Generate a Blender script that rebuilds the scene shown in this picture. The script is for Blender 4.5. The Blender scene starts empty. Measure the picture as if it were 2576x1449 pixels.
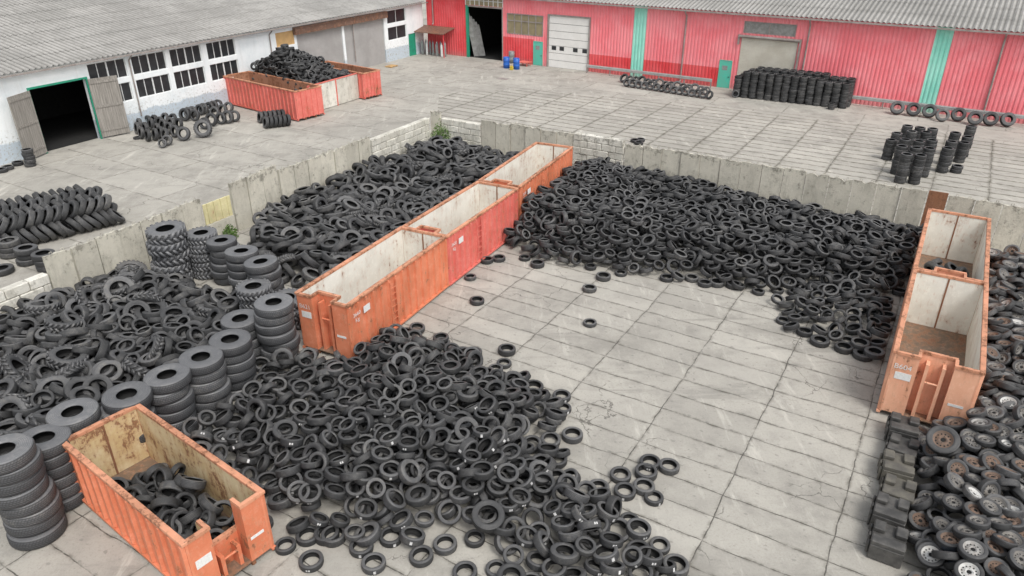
import bpy, math, random
import numpy as np
from mathutils import Vector, Matrix
from mathutils import noise as mn
random.seed(11); R_=random.random; U=random.uniform
rad=math.radians
SC=bpy.context.scene; COL=SC.collection
# ------------------------------------------------------------ camera geometry
F=1850.0; CX=1288.0; CY=724.5; PT=rad(27.4); HC=15.0
sp,cp=math.sin(PT),math.cos(PT)
def ray(px,py):
    k=(CY-py)/F
    return Vector(((px-CX)/F, cp+k*sp, -sp+k*cp))
def G(px,py,z=0.0):
    d=ray(px,py); t=(HC-z)/-d.z
    return Vector((d.x*t,d.y*t,z))
def G0(px,py,z=0.0):
    g=G(px,py,z); return Vector((g.x,g.y,0))
def PX(P):
    w=P[2]-HC; dep=P[1]*cp-w*sp; up=P[1]*sp+w*cp
    if dep<0.5: return (-9999,-9999,1)
    return (CX+P[0]/dep*F, CY-up/dep*F, dep)
class Frame:
    def __init__(s,A,B):
        s.A=Vector((A.x,A.y,0)); d=Vector((B.x-A.x,B.y-A.y,0)); s.L=d.length; s.d=d.normalized()
        s.n=Vector((-s.d.y,s.d.x,0)); s.rz=math.atan2(s.d.y,s.d.x)
    def wp(s,px,py):
        r=ray(px,py); c=Vector((0,0,HC)); t=(s.A-c).dot(s.n)/r.dot(s.n); P=c+r*t
        return (P-s.A).dot(s.d), P.z
    def s(s_,px,py): return s_.wp(px,py)[0]
    def P(s_,a,b=0,z=0): q=s_.A+s_.d*a+s_.n*b; return Vector((q.x,q.y,z))
# ------------------------------------------------------------ node helpers
def c4(c): return (c[0],c[1],c[2],1) if len(c)==3 else c
class NB:
    def __init__(s,t): s.t=t
    def n(s,ty,props=None,**ins):
        nd=s.t.nodes.new(ty)
        for k,v in (props or {}).items(): setattr(nd,k,v)
        for k,v in ins.items(): s.set(nd,k,v)
        return nd
    def set(s,nd,k,v):
        if isinstance(v,bpy.types.NodeSocket): s.t.links.new(v,nd.inputs[k])
        else: nd.inputs[k].default_value=v
    def m(s,op,a,b=0.0,c=None,clamp=False):
        nd=s.t.nodes.new('ShaderNodeMath'); nd.operation=op; nd.use_clamp=clamp
        s.set(nd,0,a); s.set(nd,1,b)
        if c is not None: s.set(nd,2,c)
        return nd.outputs[0]
    def noise(s,vec,scale,detail=5,rough=.6):
        nd=s.n('ShaderNodeTexNoise'); s.set(nd,'Vector',vec); nd.inputs['Scale'].default_value=scale
        nd.inputs['Detail'].default_value=detail; nd.inputs['Roughness'].default_value=rough
        return nd.outputs['Fac']
    def mix(s,f,a,b,mode='MIX'):
        nd=s.t.nodes.new('ShaderNodeMix'); nd.data_type='RGBA'; nd.blend_type=mode
        s.set(nd,0,f); s.set(nd,6,c4(a) if isinstance(a,tuple) else a); s.set(nd,7,c4(b) if isinstance(b,tuple) else b)
        return nd.outputs[2]
    def ss(s,x,lo,hi):
        nd=s.t.nodes.new('ShaderNodeMapRange'); nd.interpolation_type='SMOOTHSTEP'
        s.set(nd,0,x); nd.inputs[1].default_value=lo; nd.inputs[2].default_value=hi
        return nd.outputs[0]
    def pos(s): return s.t.nodes.new('ShaderNodeNewGeometry').outputs['Position']
    def obj(s): return s.t.nodes.new('ShaderNodeTexCoord').outputs['Object']
    def mapv(s,vec,scale=(1,1,1),rot=(0,0,0),loc=(0,0,0)):
        nd=s.t.nodes.new('ShaderNodeMapping'); s.set(nd,0,vec)
        nd.inputs['Location'].default_value=loc; nd.inputs['Rotation'].default_value=rot; nd.inputs['Scale'].default_value=scale
        return nd.outputs[0]
    def sep(s,v): nd=s.t.nodes.new('ShaderNodeSeparateXYZ'); s.set(nd,0,v); return nd.outputs
    def warp(s,p,scale,amt,detail=6):
        w=s.n('ShaderNodeTexNoise'); s.set(w,'Vector',p); w.inputs['Scale'].default_value=scale; w.inputs['Detail'].default_value=detail
        a=s.n('ShaderNodeVectorMath',{'operation':'SCALE'}); s.set(a,0,w.outputs['Color']); a.inputs['Scale'].default_value=amt
        b=s.n('ShaderNodeVectorMath',{'operation':'ADD'}); s.set(b,0,p); s.set(b,1,a.outputs[0]); return b.outputs[0]
def mat(name,fn,rough=.8,metal=0.0,bump=.3,bdist=.02):
    m=bpy.data.materials.new(name); m.use_nodes=True; t=m.node_tree
    b=t.nodes['Principled BSDF']; N=NB(t)
    r=fn(N); col,hgt=(r if isinstance(r,tuple) and len(r)==2 else (r,None))
    N.set(b,'Base Color',c4(col) if isinstance(col,tuple) else col)
    b.inputs['Roughness'].default_value=rough; b.inputs['Metallic'].default_value=metal
    if hgt is not None:
        bp=t.nodes.new('ShaderNodeBump'); bp.inputs['Strength'].default_value=bump; bp.inputs['Distance'].default_value=bdist
        N.set(bp,'Height',hgt); t.links.new(bp.outputs[0],b.inputs['Normal'])
    return m
def plain(name,c,c2=None,scale=3,rough=.8,metal=0,bump=.2):
    c2=c2 or tuple(x*.7 for x in c)
    def fn(N):
        p=N.pos(); f=N.noise(p,scale); f2=N.noise(p,scale*9,3)
        col=N.mix(N.ss(f,.35,.68),c,c2)
        return (N.mix(N.m('MULTIPLY',f2,.35),col,tuple(x*.6 for x in c)),f2)
    return mat(name,fn,rough,metal,bump)
YAW=rad(31)
def concrete_ground(name,slabs,dirt=1.0,tone=1.0,bw=3.0,bh=1.0):
    T=lambda c: (c[0]*tone*1.015,c[1]*tone,c[2]*tone*.965)
    if not slabs: bw,bh=6.0,3.0
    def fn(N):
        p=N.pos(); q=N.mapv(N.warp(p,.9,.2),rot=(0,0,YAW))
        big=N.noise(p,.13,4); med=N.noise(p,.8,6,.7); fine=N.noise(p,14,5,.75); vf=N.noise(p,60,2)
        base=N.mix(N.ss(big,.3,.7),T((.34,.329,.303)),T((.43,.416,.382)))
        base=N.mix(N.ss(med,.42,.75),base,T((.28,.27,.25)))
        base=N.mix(N.m('MULTIPLY',N.ss(fine,.46,.76),.55),base,T((.22,.212,.197)))
        base=N.mix(N.m('MULTIPLY',N.ss(vf,.55,.75),.35),base,T((.56,.545,.505)))
        st=N.noise(N.mapv(p,loc=(31,7,0)),.33,6,.7)
        base=N.mix(N.m('MULTIPLY',N.ss(st,.5,.66),.42),base,T((.19,.183,.168)))
        sc=N.noise(N.mapv(p,rot=(0,0,YAW),scale=(3,.5,1)),.5,7,.75)
        base=N.mix(N.m('MULTIPLY',N.ss(sc,.54,.70),.55),base,T((.62,.605,.56)))
        tr=N.noise(N.mapv(p,rot=(0,0,YAW+1.2),scale=(.25,2.2,1)),.6,6,.7)
        base=N.mix(N.m('MULTIPLY',N.ss(tr,.55,.68),.38),base,T((.16,.155,.145)))
        spots=N.noise(p,4.2,3,.8); base=N.mix(N.m('MULTIPLY',N.ss(spots,.62,.70),.5),base,T((.12,.116,.108)))
        def brick(sz,sm,vec=None):
            br=N.n('ShaderNodeTexBrick',{'offset':0.0 if slabs else .37}); N.set(br,'Vector',vec or q)
            br.inputs['Color1'].default_value=(0,0,0,1); br.inputs['Color2'].default_value=(1,1,1,1); br.inputs['Mortar'].default_value=(.5,.5,.5,1)
            br.inputs['Scale'].default_value=1; br.inputs['Mortar Size'].default_value=sz; br.inputs['Mortar Smooth'].default_value=sm
            br.inputs['Brick Width'].default_value=bw; br.inputs['Row Height'].default_value=bh; return br
        br=brick(.022 if slabs else .015,.6); cell=br.outputs['Color']; jf=br.outputs['Fac']
        base=N.mix(N.m('MULTIPLY',N.sep(cell)[0],.28 if slabs else .12),base,T((.23,.222,.206)))
        base=N.mix(N.m('MULTIPLY',N.ss(N.m('FRACT',N.m('MULTIPLY',N.sep(cell)[0],7.7)),.7,.9),.22),base,T((.5,.485,.45)))
        dark=None
        for (sc_,w_,ms,mlo,mhi,off) in ((.33,.006,.25,.5,.58,0),(.9,.008,.3,.6,.68,40)):
            vo=N.n('ShaderNodeTexVoronoi',{'feature':'DISTANCE_TO_EDGE'}); N.set(vo,'Vector',N.warp(N.mapv(p,loc=(off,0,0)),1.3,1.2,7)); vo.inputs['Scale'].default_value=sc_
            cr=N.m('SUBTRACT',1.0,N.ss(vo.outputs[0],.001,w_)); cm=N.m('MULTIPLY',N.m('MULTIPLY',cr,N.ss(N.noise(N.mapv(p,loc=(off,3,0)),ms,3),mlo,mhi)),.65)
            dark=cm if dark is None else N.m('MAXIMUM',dark,cm)
        jv=N.ss(N.noise(p,1.3,5,.75),.36,.6)
        jn=N.m('MULTIPLY',jf,N.m('ADD',.25,N.m('MULTIPLY',jv,.75)))
        dark=N.m('MAXIMUM',dark,N.m('MULTIPLY',jn,.9 if slabs else .7))
        b2=brick(.12 if dirt<1.5 else .19,1.0)
        ds=N.m('MULTIPLY',N.m('MULTIPLY',b2.outputs['Fac'],N.ss(N.noise(p,2.2,6,.75),.5-.1*dirt,.66)),min(1,.8*dirt))
        base=N.mix(ds,base,(.125,.115,.095) if dirt<1.5 else (.11,.10,.072))
        if slabs and dirt<1.5:
            v3=N.n('ShaderNodeTexVoronoi'); N.set(v3,'Vector',N.mapv(q,scale=(1.33,2,1))); v3.inputs['Scale'].default_value=1; v3.inputs['Randomness'].default_value=.25
            base=N.mix(N.m('MULTIPLY',N.m('SUBTRACT',1.0,N.ss(v3.outputs['Distance'],.05,.11)),.4),base,(.14,.137,.127))
        col=N.mix(dark,base,(.05,.045,.038))
        h=N.m('SUBTRACT',N.m('MULTIPLY',fine,.3),dark)
        return (col,h)
    return mat(name,fn,.88,0,.5,.03)
def rusty(name,paint,rustamt=.5,paint2=None,rough=.6):
    paint2=paint2 or tuple(x*.75 for x in paint)
    def fn(N):
        o=N.obj(); info=N.t.nodes.new('ShaderNodeObjectInfo')
        off=N.n('ShaderNodeVectorMath',{'operation':'ADD'}); N.set(off,0,o)
        N.set(off,1,N.n('ShaderNodeCombineXYZ',None,X=N.m('MULTIPLY',info.outputs['Random'],57.0),Y=N.m('MULTIPLY',info.outputs['Random'],23.0)).outputs[0])
        o=off.outputs[0]
        a=N.noise(o,.8,5); b=N.noise(o,5,6,.75); c=N.noise(N.mapv(o,scale=(4,4,.7)),1.3,6,.7); d=N.noise(o,28,4,.7)
        col=N.mix(N.ss(a,.35,.65),paint,paint2)
        col=N.mix(N.m('MULTIPLY',N.ss(b,.48,.68),.45),col,tuple(min(1,x*1.1+.13) for x in paint))
        col=N.mix(N.m('MULTIPLY',N.ss(d,.55,.8),.35),col,tuple(min(1,x*1.3+.1) for x in paint))
        k=N.m('ADD',N.m('MULTIPLY',b,.55),N.m('MULTIPLY',c,.45)); k=N.m('ADD',k,N.m('MULTIPLY',N.m('SUBTRACT',a,.5),.35))
        lo=.66-.2*rustamt
        rf=N.ss(k,lo,lo+.06); halo=N.ss(k,lo-.09,lo+.02)
        col=N.mix(N.m('MULTIPLY',halo,.35),col,(.42,.2,.1))
        rust=N.mix(N.ss(d,.4,.65),(.16,.065,.035),(.30,.13,.06))
        col=N.mix(N.m('MULTIPLY',rf,.85),col,rust)
        return (col,N.m('ADD',N.m('MULTIPLY',rf,-.5),N.m('MULTIPLY',a,2.0)))
    return mat(name,fn,rough,0,.35,.02)
M={}
M['ground']=concrete_ground('driveway_concrete',False,1.0,1.02)
M['slabs']=concrete_ground('slab_concrete',True,1.0,1.04)
M['slabs2']=concrete_ground('far_slab_concrete',True,1.7,1.08,3.0,1.0)
def wallconc(name,c,c2):
    def fn(N):
        p=N.pos(); a=N.noise(p,.7,5,.7); b=N.noise(N.mapv(p,scale=(2.2,2.2,.55)),1.0,6,.75); d=N.noise(p,11,6,.75); z=N.sep(p)[2]; e=N.noise(p,2.6,6,.8)
        col=N.mix(N.ss(a,.35,.65),c,c2)
        col=N.mix(N.m('MULTIPLY',N.ss(b,.48,.72),.5),col,(.24,.225,.185))
        col=N.mix(N.m('MULTIPLY',N.ss(e,.5,.68),.5),col,(.26,.245,.2))
        col=N.mix(N.m('MULTIPLY',N.ss(N.m('ADD',e,N.m('MULTIPLY',N.ss(z,1.9,2.45),.13)),.58,.70),.6),col,(.12,.115,.095))
        col=N.mix(N.m('MULTIPLY',N.ss(d,.54,.77),.4),col,(.2,.19,.16))
        info=N.t.nodes.new('ShaderNodeObjectInfo')
        col=N.mix(N.m('MULTIPLY',info.outputs['Random'],.35),col,(.34,.32,.27))
        return (col,N.m('ADD',d,e))
    return mat(name,fn,.92,0,.7,.04)
M['panel']=wallconc('weathered_concrete',(.64,.61,.52),(.53,.505,.43))
M['block']=wallconc('limewashed_block',(.78,.76,.69),(.62,.60,.53))
M['joint']=plain('dark_joint',(.06,.056,.047))
def tyre_mat(name,tread,c0,c1,dustc=(.175,.168,.155)):
    def fn(N):
        info=N.t.nodes.new('ShaderNodeObjectInfo'); geo=N.t.nodes.new('ShaderNodeNewGeometry')
        r=N.m('FRACT',N.m('ADD',info.outputs['Random'],N.m('MULTIPLY',geo.outputs['Random Per Island'],7.31)))
        n=N.noise(geo.outputs['Position'],7,5,.7); n2=N.noise(geo.outputs['Position'],1.1,3)
        col=N.mix(N.m('POWER',r,1.5),c0,c1); nz=N.sep(geo.outputs['Normal'])[2]
        dust=N.m('MULTIPLY',N.ss(N.m('ADD',n,N.m('MULTIPLY',N.m('SUBTRACT',n2,.5),.5)),.42,.75),N.m('ADD',.15,N.m('MULTIPLY',N.m('POWER',r,2.0),.7)))
        dust=N.m('ADD',dust,N.m('MULTIPLY',N.ss(nz,.3,.95),.14),clamp=True)
        col=N.mix(dust,col,dustc)
        uv=N.n('ShaderNodeUVMap'); s=N.sep(uv.outputs[0])
        if tread:
            st=N.m('SINE',N.m('MULTIPLY',s[1],6.283*5)); gr=N.ss(st,.35,.8)
            zz=N.m('SINE',N.m('ADD',N.m('MULTIPLY',s[0],6.283*56),N.m('MULTIPLY',N.m('PINGPONG',s[1],.5),14.0))); g2=N.ss(zz,.2,.8)
            k=N.m('MAXIMUM',gr,N.m('MULTIPLY',g2,.6))
            col=N.mix(N.m('MULTIPLY',k,.75),col,(.009,.009,.009))
            return (col,N.m('SUBTRACT',1.0,k))
        rings=N.m('SINE',N.m('MULTIPLY',s[1],6.283*16))
        col=N.mix(N.m('MULTIPLY',N.ss(rings,.6,1),.4),col,(.018,.018,.018))
        return (col,rings)
    return mat(name,fn,.45 if not tread else .6,0,.5,.008)
M['tread']=tyre_mat('tyre_tread',True,(.028,.029,.031),(.07,.071,.075)); M['side']=tyre_mat('tyre_sidewall',False,(.042,.043,.046),(.125,.126,.13))
M['tin']=plain('tyre_inside',(.009,.009,.0095),(.006,.006,.006),6,.8)
M['btread']=tyre_mat('large_tread',True,(.06,.062,.067),(.11,.113,.12),(.2,.195,.185)); M['bside']=tyre_mat('large_sidewall',False,(.10,.103,.11),(.17,.174,.184),(.27,.265,.255))
M['white_label']=plain('paper_white',(.85,.85,.83),(.7,.7,.68),20,.6); M['paper']=plain('tyre_paper',(.66,.66,.65),(.42,.42,.42),15,.7)
# ------------------------------------------------------------ mesh builder
class MB:
    def __init__(s): s.v=[]; s.f=[]; s.m=[]; s.sm=[]
    def add(s,vs,fs,m=0,sm=False):
        b=len(s.v); s.v+= [tuple(v) for v in vs]; s.f+=[tuple(b+i for i in f) for f in fs]; s.m+=[m]*len(fs); s.sm+=[sm]*len(fs); return s
    def box(s,x0,x1,y0,y1,z0,z1,m=0):
        if x0>x1:x0,x1=x1,x0
        if y0>y1:y0,y1=y1,y0
        return s.add([(x0,y0,z0),(x1,y0,z0),(x1,y1,z0),(x0,y1,z0),(x0,y0,z1),(x1,y0,z1),(x1,y1,z1),(x0,y1,z1)],
          [(0,3,2,1),(4,5,6,7),(0,1,5,4),(1,2,6,5),(2,3,7,6),(3,0,4,7)],m)
    def quad(s,a,b,c,d,m=0): return s.add([a,b,c,d],[(0,1,2,3)],m)
    def tube(s,p,q,r,n=10,m=0,r2=None):
        p=Vector(p);q=Vector(q);r2=r if r2 is None else r2
        d=(q-p).normalized(); a=d.orthogonal().normalized(); b=d.cross(a); vs=[]
        for i in range(n):
            t=2*math.pi*i/n; vs.append(p+(a*math.cos(t)+b*math.sin(t))*r)
        for i in range(n):
            t=2*math.pi*i/n; vs.append(q+(a*math.cos(t)+b*math.sin(t))*r2)
        s.add(vs,[(i,(i+1)%n,n+(i+1)%n,n+i) for i in range(n)],m,True)
        s.add(vs,[tuple(range(n))[::-1],tuple(range(n,2*n))],m); return s
    def lathe(s,prof,n=20,m=0,sm=True):
        vs=[];fs=[];k=len(prof)
        for i in range(n):
            t=2*math.pi*i/n
            for r,z in prof: vs.append((r*math.cos(t),r*math.sin(t),z))
        for i in range(n):
            j=(i+1)%n
            for a in range(k-1): fs.append((i*k+a,j*k+a,j*k+a+1,i*k+a+1))
        return s.add(vs,fs,m,sm)
    def mesh(s,name,mats):
        me=bpy.data.meshes.new(name); me.from_pydata(s.v,[],s.f)
        for mm in mats: me.materials.append(M[mm] if isinstance(mm,str) else mm)
        me.polygons.foreach_set('material_index',s.m); me.polygons.foreach_set('use_smooth',s.sm); me.update(); return me
    def obj(s,name,mats,parent=None,loc=None,rz=0,bevel=0,**t):
        if isinstance(mats,str): mats=[mats]
        o=bpy.data.objects.new(name,s.mesh(name,mats)); COL.objects.link(o)
        if parent: o.parent=parent
        if loc is not None: o.location=loc
        if rz: o.rotation_euler=(0,0,rz)
        if bevel:
            b=o.modifiers.new('bevel','BEVEL'); b.width=bevel; b.segments=1; b.limit_method='ANGLE'
        tag(o,**t); return o
LONG=set()
def tag(o,label=None,cat=None,group=None,kind=None):
    if label:
        o['label']=label
        if not 4<=len(label.split())<=16: LONG.add(label)
    if cat: o['category']=cat
    if group: o['group']=group
    if kind: o['kind']=kind
    return o
def empty(name,loc,rz=0,label=None,cat=None,group=None):
    o=bpy.data.objects.new(name,None); COL.objects.link(o); o.location=loc; o.rotation_euler=(0,0,rz); o.empty_display_size=.2
    return tag(o,label,cat,group)
# ------------------------------------------------------------ tyres
def tyre_arrays(R,W,Ri,seg,lugs=0,lugh=.05):
    t=R-Ri
    pr=[(Ri,.40*W),(Ri+.05*t,.47*W),(Ri+.45*t,.52*W),(Ri+.82*t,.48*W),(R-.05*t,.42*W),(R,.27*W),(R,-.27*W),(R-.05*t,-.42*W),(Ri+.82*t,-.48*W),(Ri+.45*t,-.52*W),(Ri+.05*t,-.47*W),(Ri,-.40*W),
        (Ri+.12*t,-.36*W),(Ri+.75*t,-.36*W),(Ri+.86*t,0),(Ri+.75*t,.36*W),(Ri+.12*t,.36*W)]
    K=len(pr)
    v=[];f=[];m=[];uv=[]
    for i in range(seg):
        a=2*math.pi*i/seg; c,s=math.cos(a),math.sin(a)
        for r,z in pr: v.append((r*c,r*s,z))
    for i in range(seg):
        j=(i+1)%seg
        for k in range(K):
            l=(k+1)%K; f.append((i*K+k,j*K+k,j*K+l,i*K+l)); m.append(0 if 4<=k<=6 else (2 if k>=11 else 1))
            if 4<=k<=6: va={4:0,5:.15,6:.85}[k]; vb={4:.15,5:.85,6:1}[k]
            else: va=pr[k][0]/R; vb=pr[l][0]/R
            u0,u1=i/seg,(i+1)/seg
            uv+=[(u0,va),(u1,va),(u1,vb),(u0,vb)]
    for i in range(lugs):
        for sg in (1,-1):
            a0=2*math.pi*(i+(.25 if sg>0 else -.25))/lugs; da=2*math.pi/lugs*.27; sk=2*math.pi/lugs*.7
            r0,r1=R*.97,R+lugh
            def pt(a,r,z): return (r*math.cos(a),r*math.sin(a),z*sg)
            b=len(v)
            for z,aa in ((-.02*W,0),(.49*W,sk)):
                rr=r1 if z<.1*W else r1*.985
                v+= [pt(a0+aa-da,r0,z),pt(a0+aa+da,r0,z),pt(a0+aa+da*.8,rr,z),pt(a0+aa-da*.8,rr,z)]
            for q in ((0,1,2,3),(7,6,5,4),(0,4,5,1),(1,5,6,2),(2,6,7,3),(3,7,4,0)):
                f.append(tuple(b+x for x in q)); m.append(1); uv+=[(0,.1),(0,.1),(0,.1),(0,.1)]
    return np.array(v),np.array(f),np.array(m),np.array(uv)
def arr_mesh(name,A,mats,smooth=True):
    v,f,m,uv=A; me=bpy.data.meshes.new(name); me.from_pydata(v.tolist(),[],f.tolist())
    for x in mats: me.materials.append(M[x])
    me.polygons.foreach_set('material_index',m.astype(np.int32)); me.polygons.foreach_set('use_smooth',np.full(len(f),smooth))
    l=me.uv_layers.new(name='UVMap'); l.data.foreach_set('uv',uv.astype(np.float32).ravel()); me.update(); return me
CM=['tread','side','tin']; BM=['btread','bside','tin']
TY={}
def reg(key,name,R,W,Ri,seg,mats,lugs=0,lugh=.05,lo=14):
    TY[key]=dict(mesh=arr_mesh(name,tyre_arrays(R,W,Ri,seg,lugs,lugh),mats),R=R+(lugh if lugs else 0),W=W,Ri=Ri,low=tyre_arrays(R,W,Ri,lo,min(lugs,12),lugh))
reg('c1','car_tyre',.315,.19,.215,28,CM); reg('c2','car_tyre_wide',.335,.225,.235,28,CM); reg('c3','car_tyre_small',.275,.16,.185,28,CM)
reg('van','van_tyre',.37,.22,.22,28,CM)
reg('t1','truck_tyre',.50,.27,.29,32,CM,lo=16); reg('t2','truck_tyre_slim',.44,.24,.265,32,CM,lo=16)
reg('t3','truck_tyre_lugged',.50,.31,.28,32,CM,26,.02,lo=16); reg('t4','truck_tyre_wide',.53,.36,.27,32,CM,lo=16)
reg('b1','large_tyre',.69,.36,.28,40,BM); reg('b2','large_tyre_mid',.65,.33,.28,40,BM)
reg('o1','earthmover_tyre',.78,.52,.38,40,BM,18,.05); reg('o2','loader_tyre',.65,.42,.31,40,BM,22,.035)
reg('o3','tractor_tyre',.60,.34,.36,36,CM,20,.05)
CARK=['c1','c1','c2','c3','c1','c2','van','c3']; TRK=['t1','t2','t2','t1','t2','t3','van']; MIXK=['t2','t2','van','c2','van','t2','van','t1','c1','c1','t2','c2','o3']
def axis_mat(ax,P,spin=0):
    q=Vector(ax).normalized().to_track_quat('Z','Y').to_matrix().to_4x4()
    return Matrix.Translation(P)@q@Matrix.Rotation(spin,4,'Z')
def tilt_axis(th,az): return Vector((math.sin(th)*math.cos(az),math.sin(th)*math.sin(az),math.cos(th)))
def extent(key,ax):
    c=abs(ax.normalized().z); return TY[key]['R']*math.sqrt(max(0,1-c*c))+TY[key]['W']*.5*c
def tyre(key,Mx,name,label,cat='tyre',group=None,parent=None):
    o=bpy.data.objects.new(name,TY[key]['mesh']); COL.objects.link(o); o.matrix_world=Mx
    return tag(o,label,cat,group)
def place(key,x,y,ax,name,label,group=None,z=0,cat='tyre'):
    ax=Vector(ax).normalized(); return tyre(key,axis_mat(ax,Vector((x,y,z+extent(key,ax))),U(0,6)),name,label,cat,group)
def label_mesh(R,w,ang,offs):
    b=MB(); n=4; r=R+.005
    for off in offs:
        for i in range(n):
            a0=off+ang*i/n; a1=off+ang*(i+1)/n
            b.add([(r*math.cos(a0),r*math.sin(a0),-w),(r*math.cos(a1),r*math.sin(a1),-w),(r*math.cos(a1),r*math.sin(a1),w),(r*math.cos(a0),r*math.sin(a0),w)],[(0,1,2,3)],0)
    return b.mesh('paper_label',['paper'])
LAB={k:[label_mesh(TY[k]['R'],.045,.2,(0,)),label_mesh(TY[k]['R'],.03,.13,(0,.2)),label_mesh(TY[k]['R'],.05,.24,(0,))] for k in ('c1','c2','c3')}
def add_label(o,key):
    best=None
    for k in range(10):
        a=k*.628; d=(o.matrix_world.to_3x3()@Vector((math.cos(a+.1),math.sin(a+.1),0)))
        s=d.z*.5-d.y+d.x*.2+U(-.25,.25)
        if best is None or s>best[0]: best=(s,a)
    l=bpy.data.objects.new('paper_label',random.choice(LAB[key])); COL.objects.link(l); l.parent=o; l.rotation_euler=(0,0,best[1])
STUFF={'car':[],'truck':[],'wheel':[]}
def flush_stuff(kind,name,label,cat,mats):
    L=STUFF[kind]
    if not L: return
    V=[];Fs=[];Ms=[];UV=[];n=0
    for key,mx in L:
        v,f,m,uv=TY[key]['low']; A=np.array(mx)
        V.append(v@A[:3,:3].T+A[:3,3]); Fs.append(f+n); Ms.append(m); UV.append(uv); n+=len(v)
    me=arr_mesh(name,(np.vstack(V),np.vstack(Fs),np.concatenate(Ms),np.vstack(UV)),mats)
    o=bpy.data.objects.new(name,me); COL.objects.link(o); tag(o,label,cat,None,'stuff')
def inpoly(x,y,P):
    c=False;j=len(P)-1
    for i in range(len(P)):
        if (P[i][1]>y)!=(P[j][1]>y) and x<(P[j][0]-P[i][0])*(y-P[i][1])/(P[j][1]-P[i][1])+P[i][0]: c=not c
        j=i
    return c
def dedge(x,y,P,skip=()):
    d=1e9
    for i in range(len(P)):
        if i in skip: continue
        a=P[i];b=P[(i+1)%len(P)];dx,dy=b[0]-a[0],b[1]-a[1];t=max(0,min(1,((x-a[0])*dx+(y-a[1])*dy)/(dx*dx+dy*dy+1e-9)))
        d=min(d,math.hypot(x-a[0]-t*dx,y-a[1]-t*dy))
    return d
RING=np.array([(math.cos(k*.6283),math.sin(k*.6283),0) for k in range(10)])
def ringpts(key,mx):
    A=np.array(mx); r=(TY[key]['R']+TY[key]['Ri'])/2; return (RING*r)@A[:3,:3].T+A[:3,3]
class Packer:
    def __init__(s,cell): s.c=cell; s.g={}
    def near(s,x,y):
        i,j=int(x//s.c),int(y//s.c); L=[]
        for a in (-1,0,1):
            for b in (-1,0,1): L+=s.g.get((i+a,j+b),[])
        return np.vstack(L) if L else None
    def put(s,x,y,pts): s.g.setdefault((int(x//s.c),int(y//s.c)),[]).append(pts)
EXC=[]
CIRC=[]
def blocked(x,y,r):
    for inv,L,W in EXC:
        q=inv@Vector((x,y,0))
        if -r<q.x<L+r and -W-r<q.y<r: return True
    for cx,cy,cr in CIRC:
        if math.hypot(x-cx,y-cy)<cr+r*.75: return True
    return False
def heap(poly,hf,s,keys,margin=200,skip=(),layers=2,edgeskip=.3,lift=.3,drop=.27,probs=(.6,.9),exc=.36):
    P=[(p[0],p[1]) for p in poly]; x0=min(p[0] for p in P);x1=max(p[0] for p in P);y0=min(p[1] for p in P);y1=max(p[1] for p in P)
    surf=[];low=[]; meanR=sum(TY[k]['R'] for k in keys)/len(keys); pk=Packer(meanR*2.3); thr=.52*meanR
    for lay in range(layers,-1,-1):
        ss=s*(1 if lay==0 else 1.1); ny=int((y1-y0)/(ss*.87))+1; nx=int((x1-x0)/ss)+1
        ox,oy=U(0,ss)*.8,U(0,ss)*.8
        for j in range(-1,ny+1):
            for i in range(-1,nx+1):
                x=x0+(i+(.5 if j%2 else 0))*ss+U(-.27,.27)*ss+ox; y=y0+j*ss*.87+U(-.27,.27)*ss+oy
                if not inpoly(x,y,P): continue
                d=dedge(x,y,P,skip); h=hf(x,y,d)+.35*mn.noise(Vector((x*.8,y*.8,5)))*min(1,max(0,d))
                h=max(h,0)
                if lay:
                    h-=lay*drop
                    if h<.15: continue
                q=PX((x,y,h))
                if q[0]<-margin or q[0]>2576+margin or q[1]>1449+margin: continue
                flat=(lay==0 and h<.14)
                if flat and R_()<edgeskip: continue
                key=random.choice(keys); W=TY[key]['W']
                if blocked(x,y,TY[key]['R']*exc/.36+.02): continue
                near=pk.near(x,y); best=None
                for c in range(12 if lay==0 else 5):
                    r=R_()
                    if flat and (near is None or c<6): th=abs(random.gauss(0,.05))
                    elif flat: th=U(.1,.5)
                    else: th=U(.06,.5) if r<probs[0] else (U(.5,1.0) if r<probs[1] else U(1.0,1.5))
                    ax=tilt_axis(th,U(0,6.283)); e=extent(key,ax)
                    xx,yy=x+U(-.1,.1)*ss,y+U(-.1,.1)*ss
                    z=max(h+W*lift+U(-.06,.2)*(lay==0),e)
                    mx=axis_mat(ax,Vector((xx,yy,z)),U(0,6.28)); pts=ringpts(key,mx)
                    pen=0
                    if near is not None:
                        dd=np.sqrt(((pts[:,None]-near[None])**2).sum(2)); pen=np.maximum(0,thr-dd).sum()
                    pen+=z*.15
                    if best is None or pen<best[0]: best=(pen,mx,(xx,yy,z),th,pts)
                _,mx,PP,th,pts=best; pk.put(PP[0],PP[1],pts)
                q=PX(PP); (surf if lay==0 else low).append(dict(key=key,mx=mx,P=PP,dep=q[2],q=q,th=th))
    return surf,low
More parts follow.
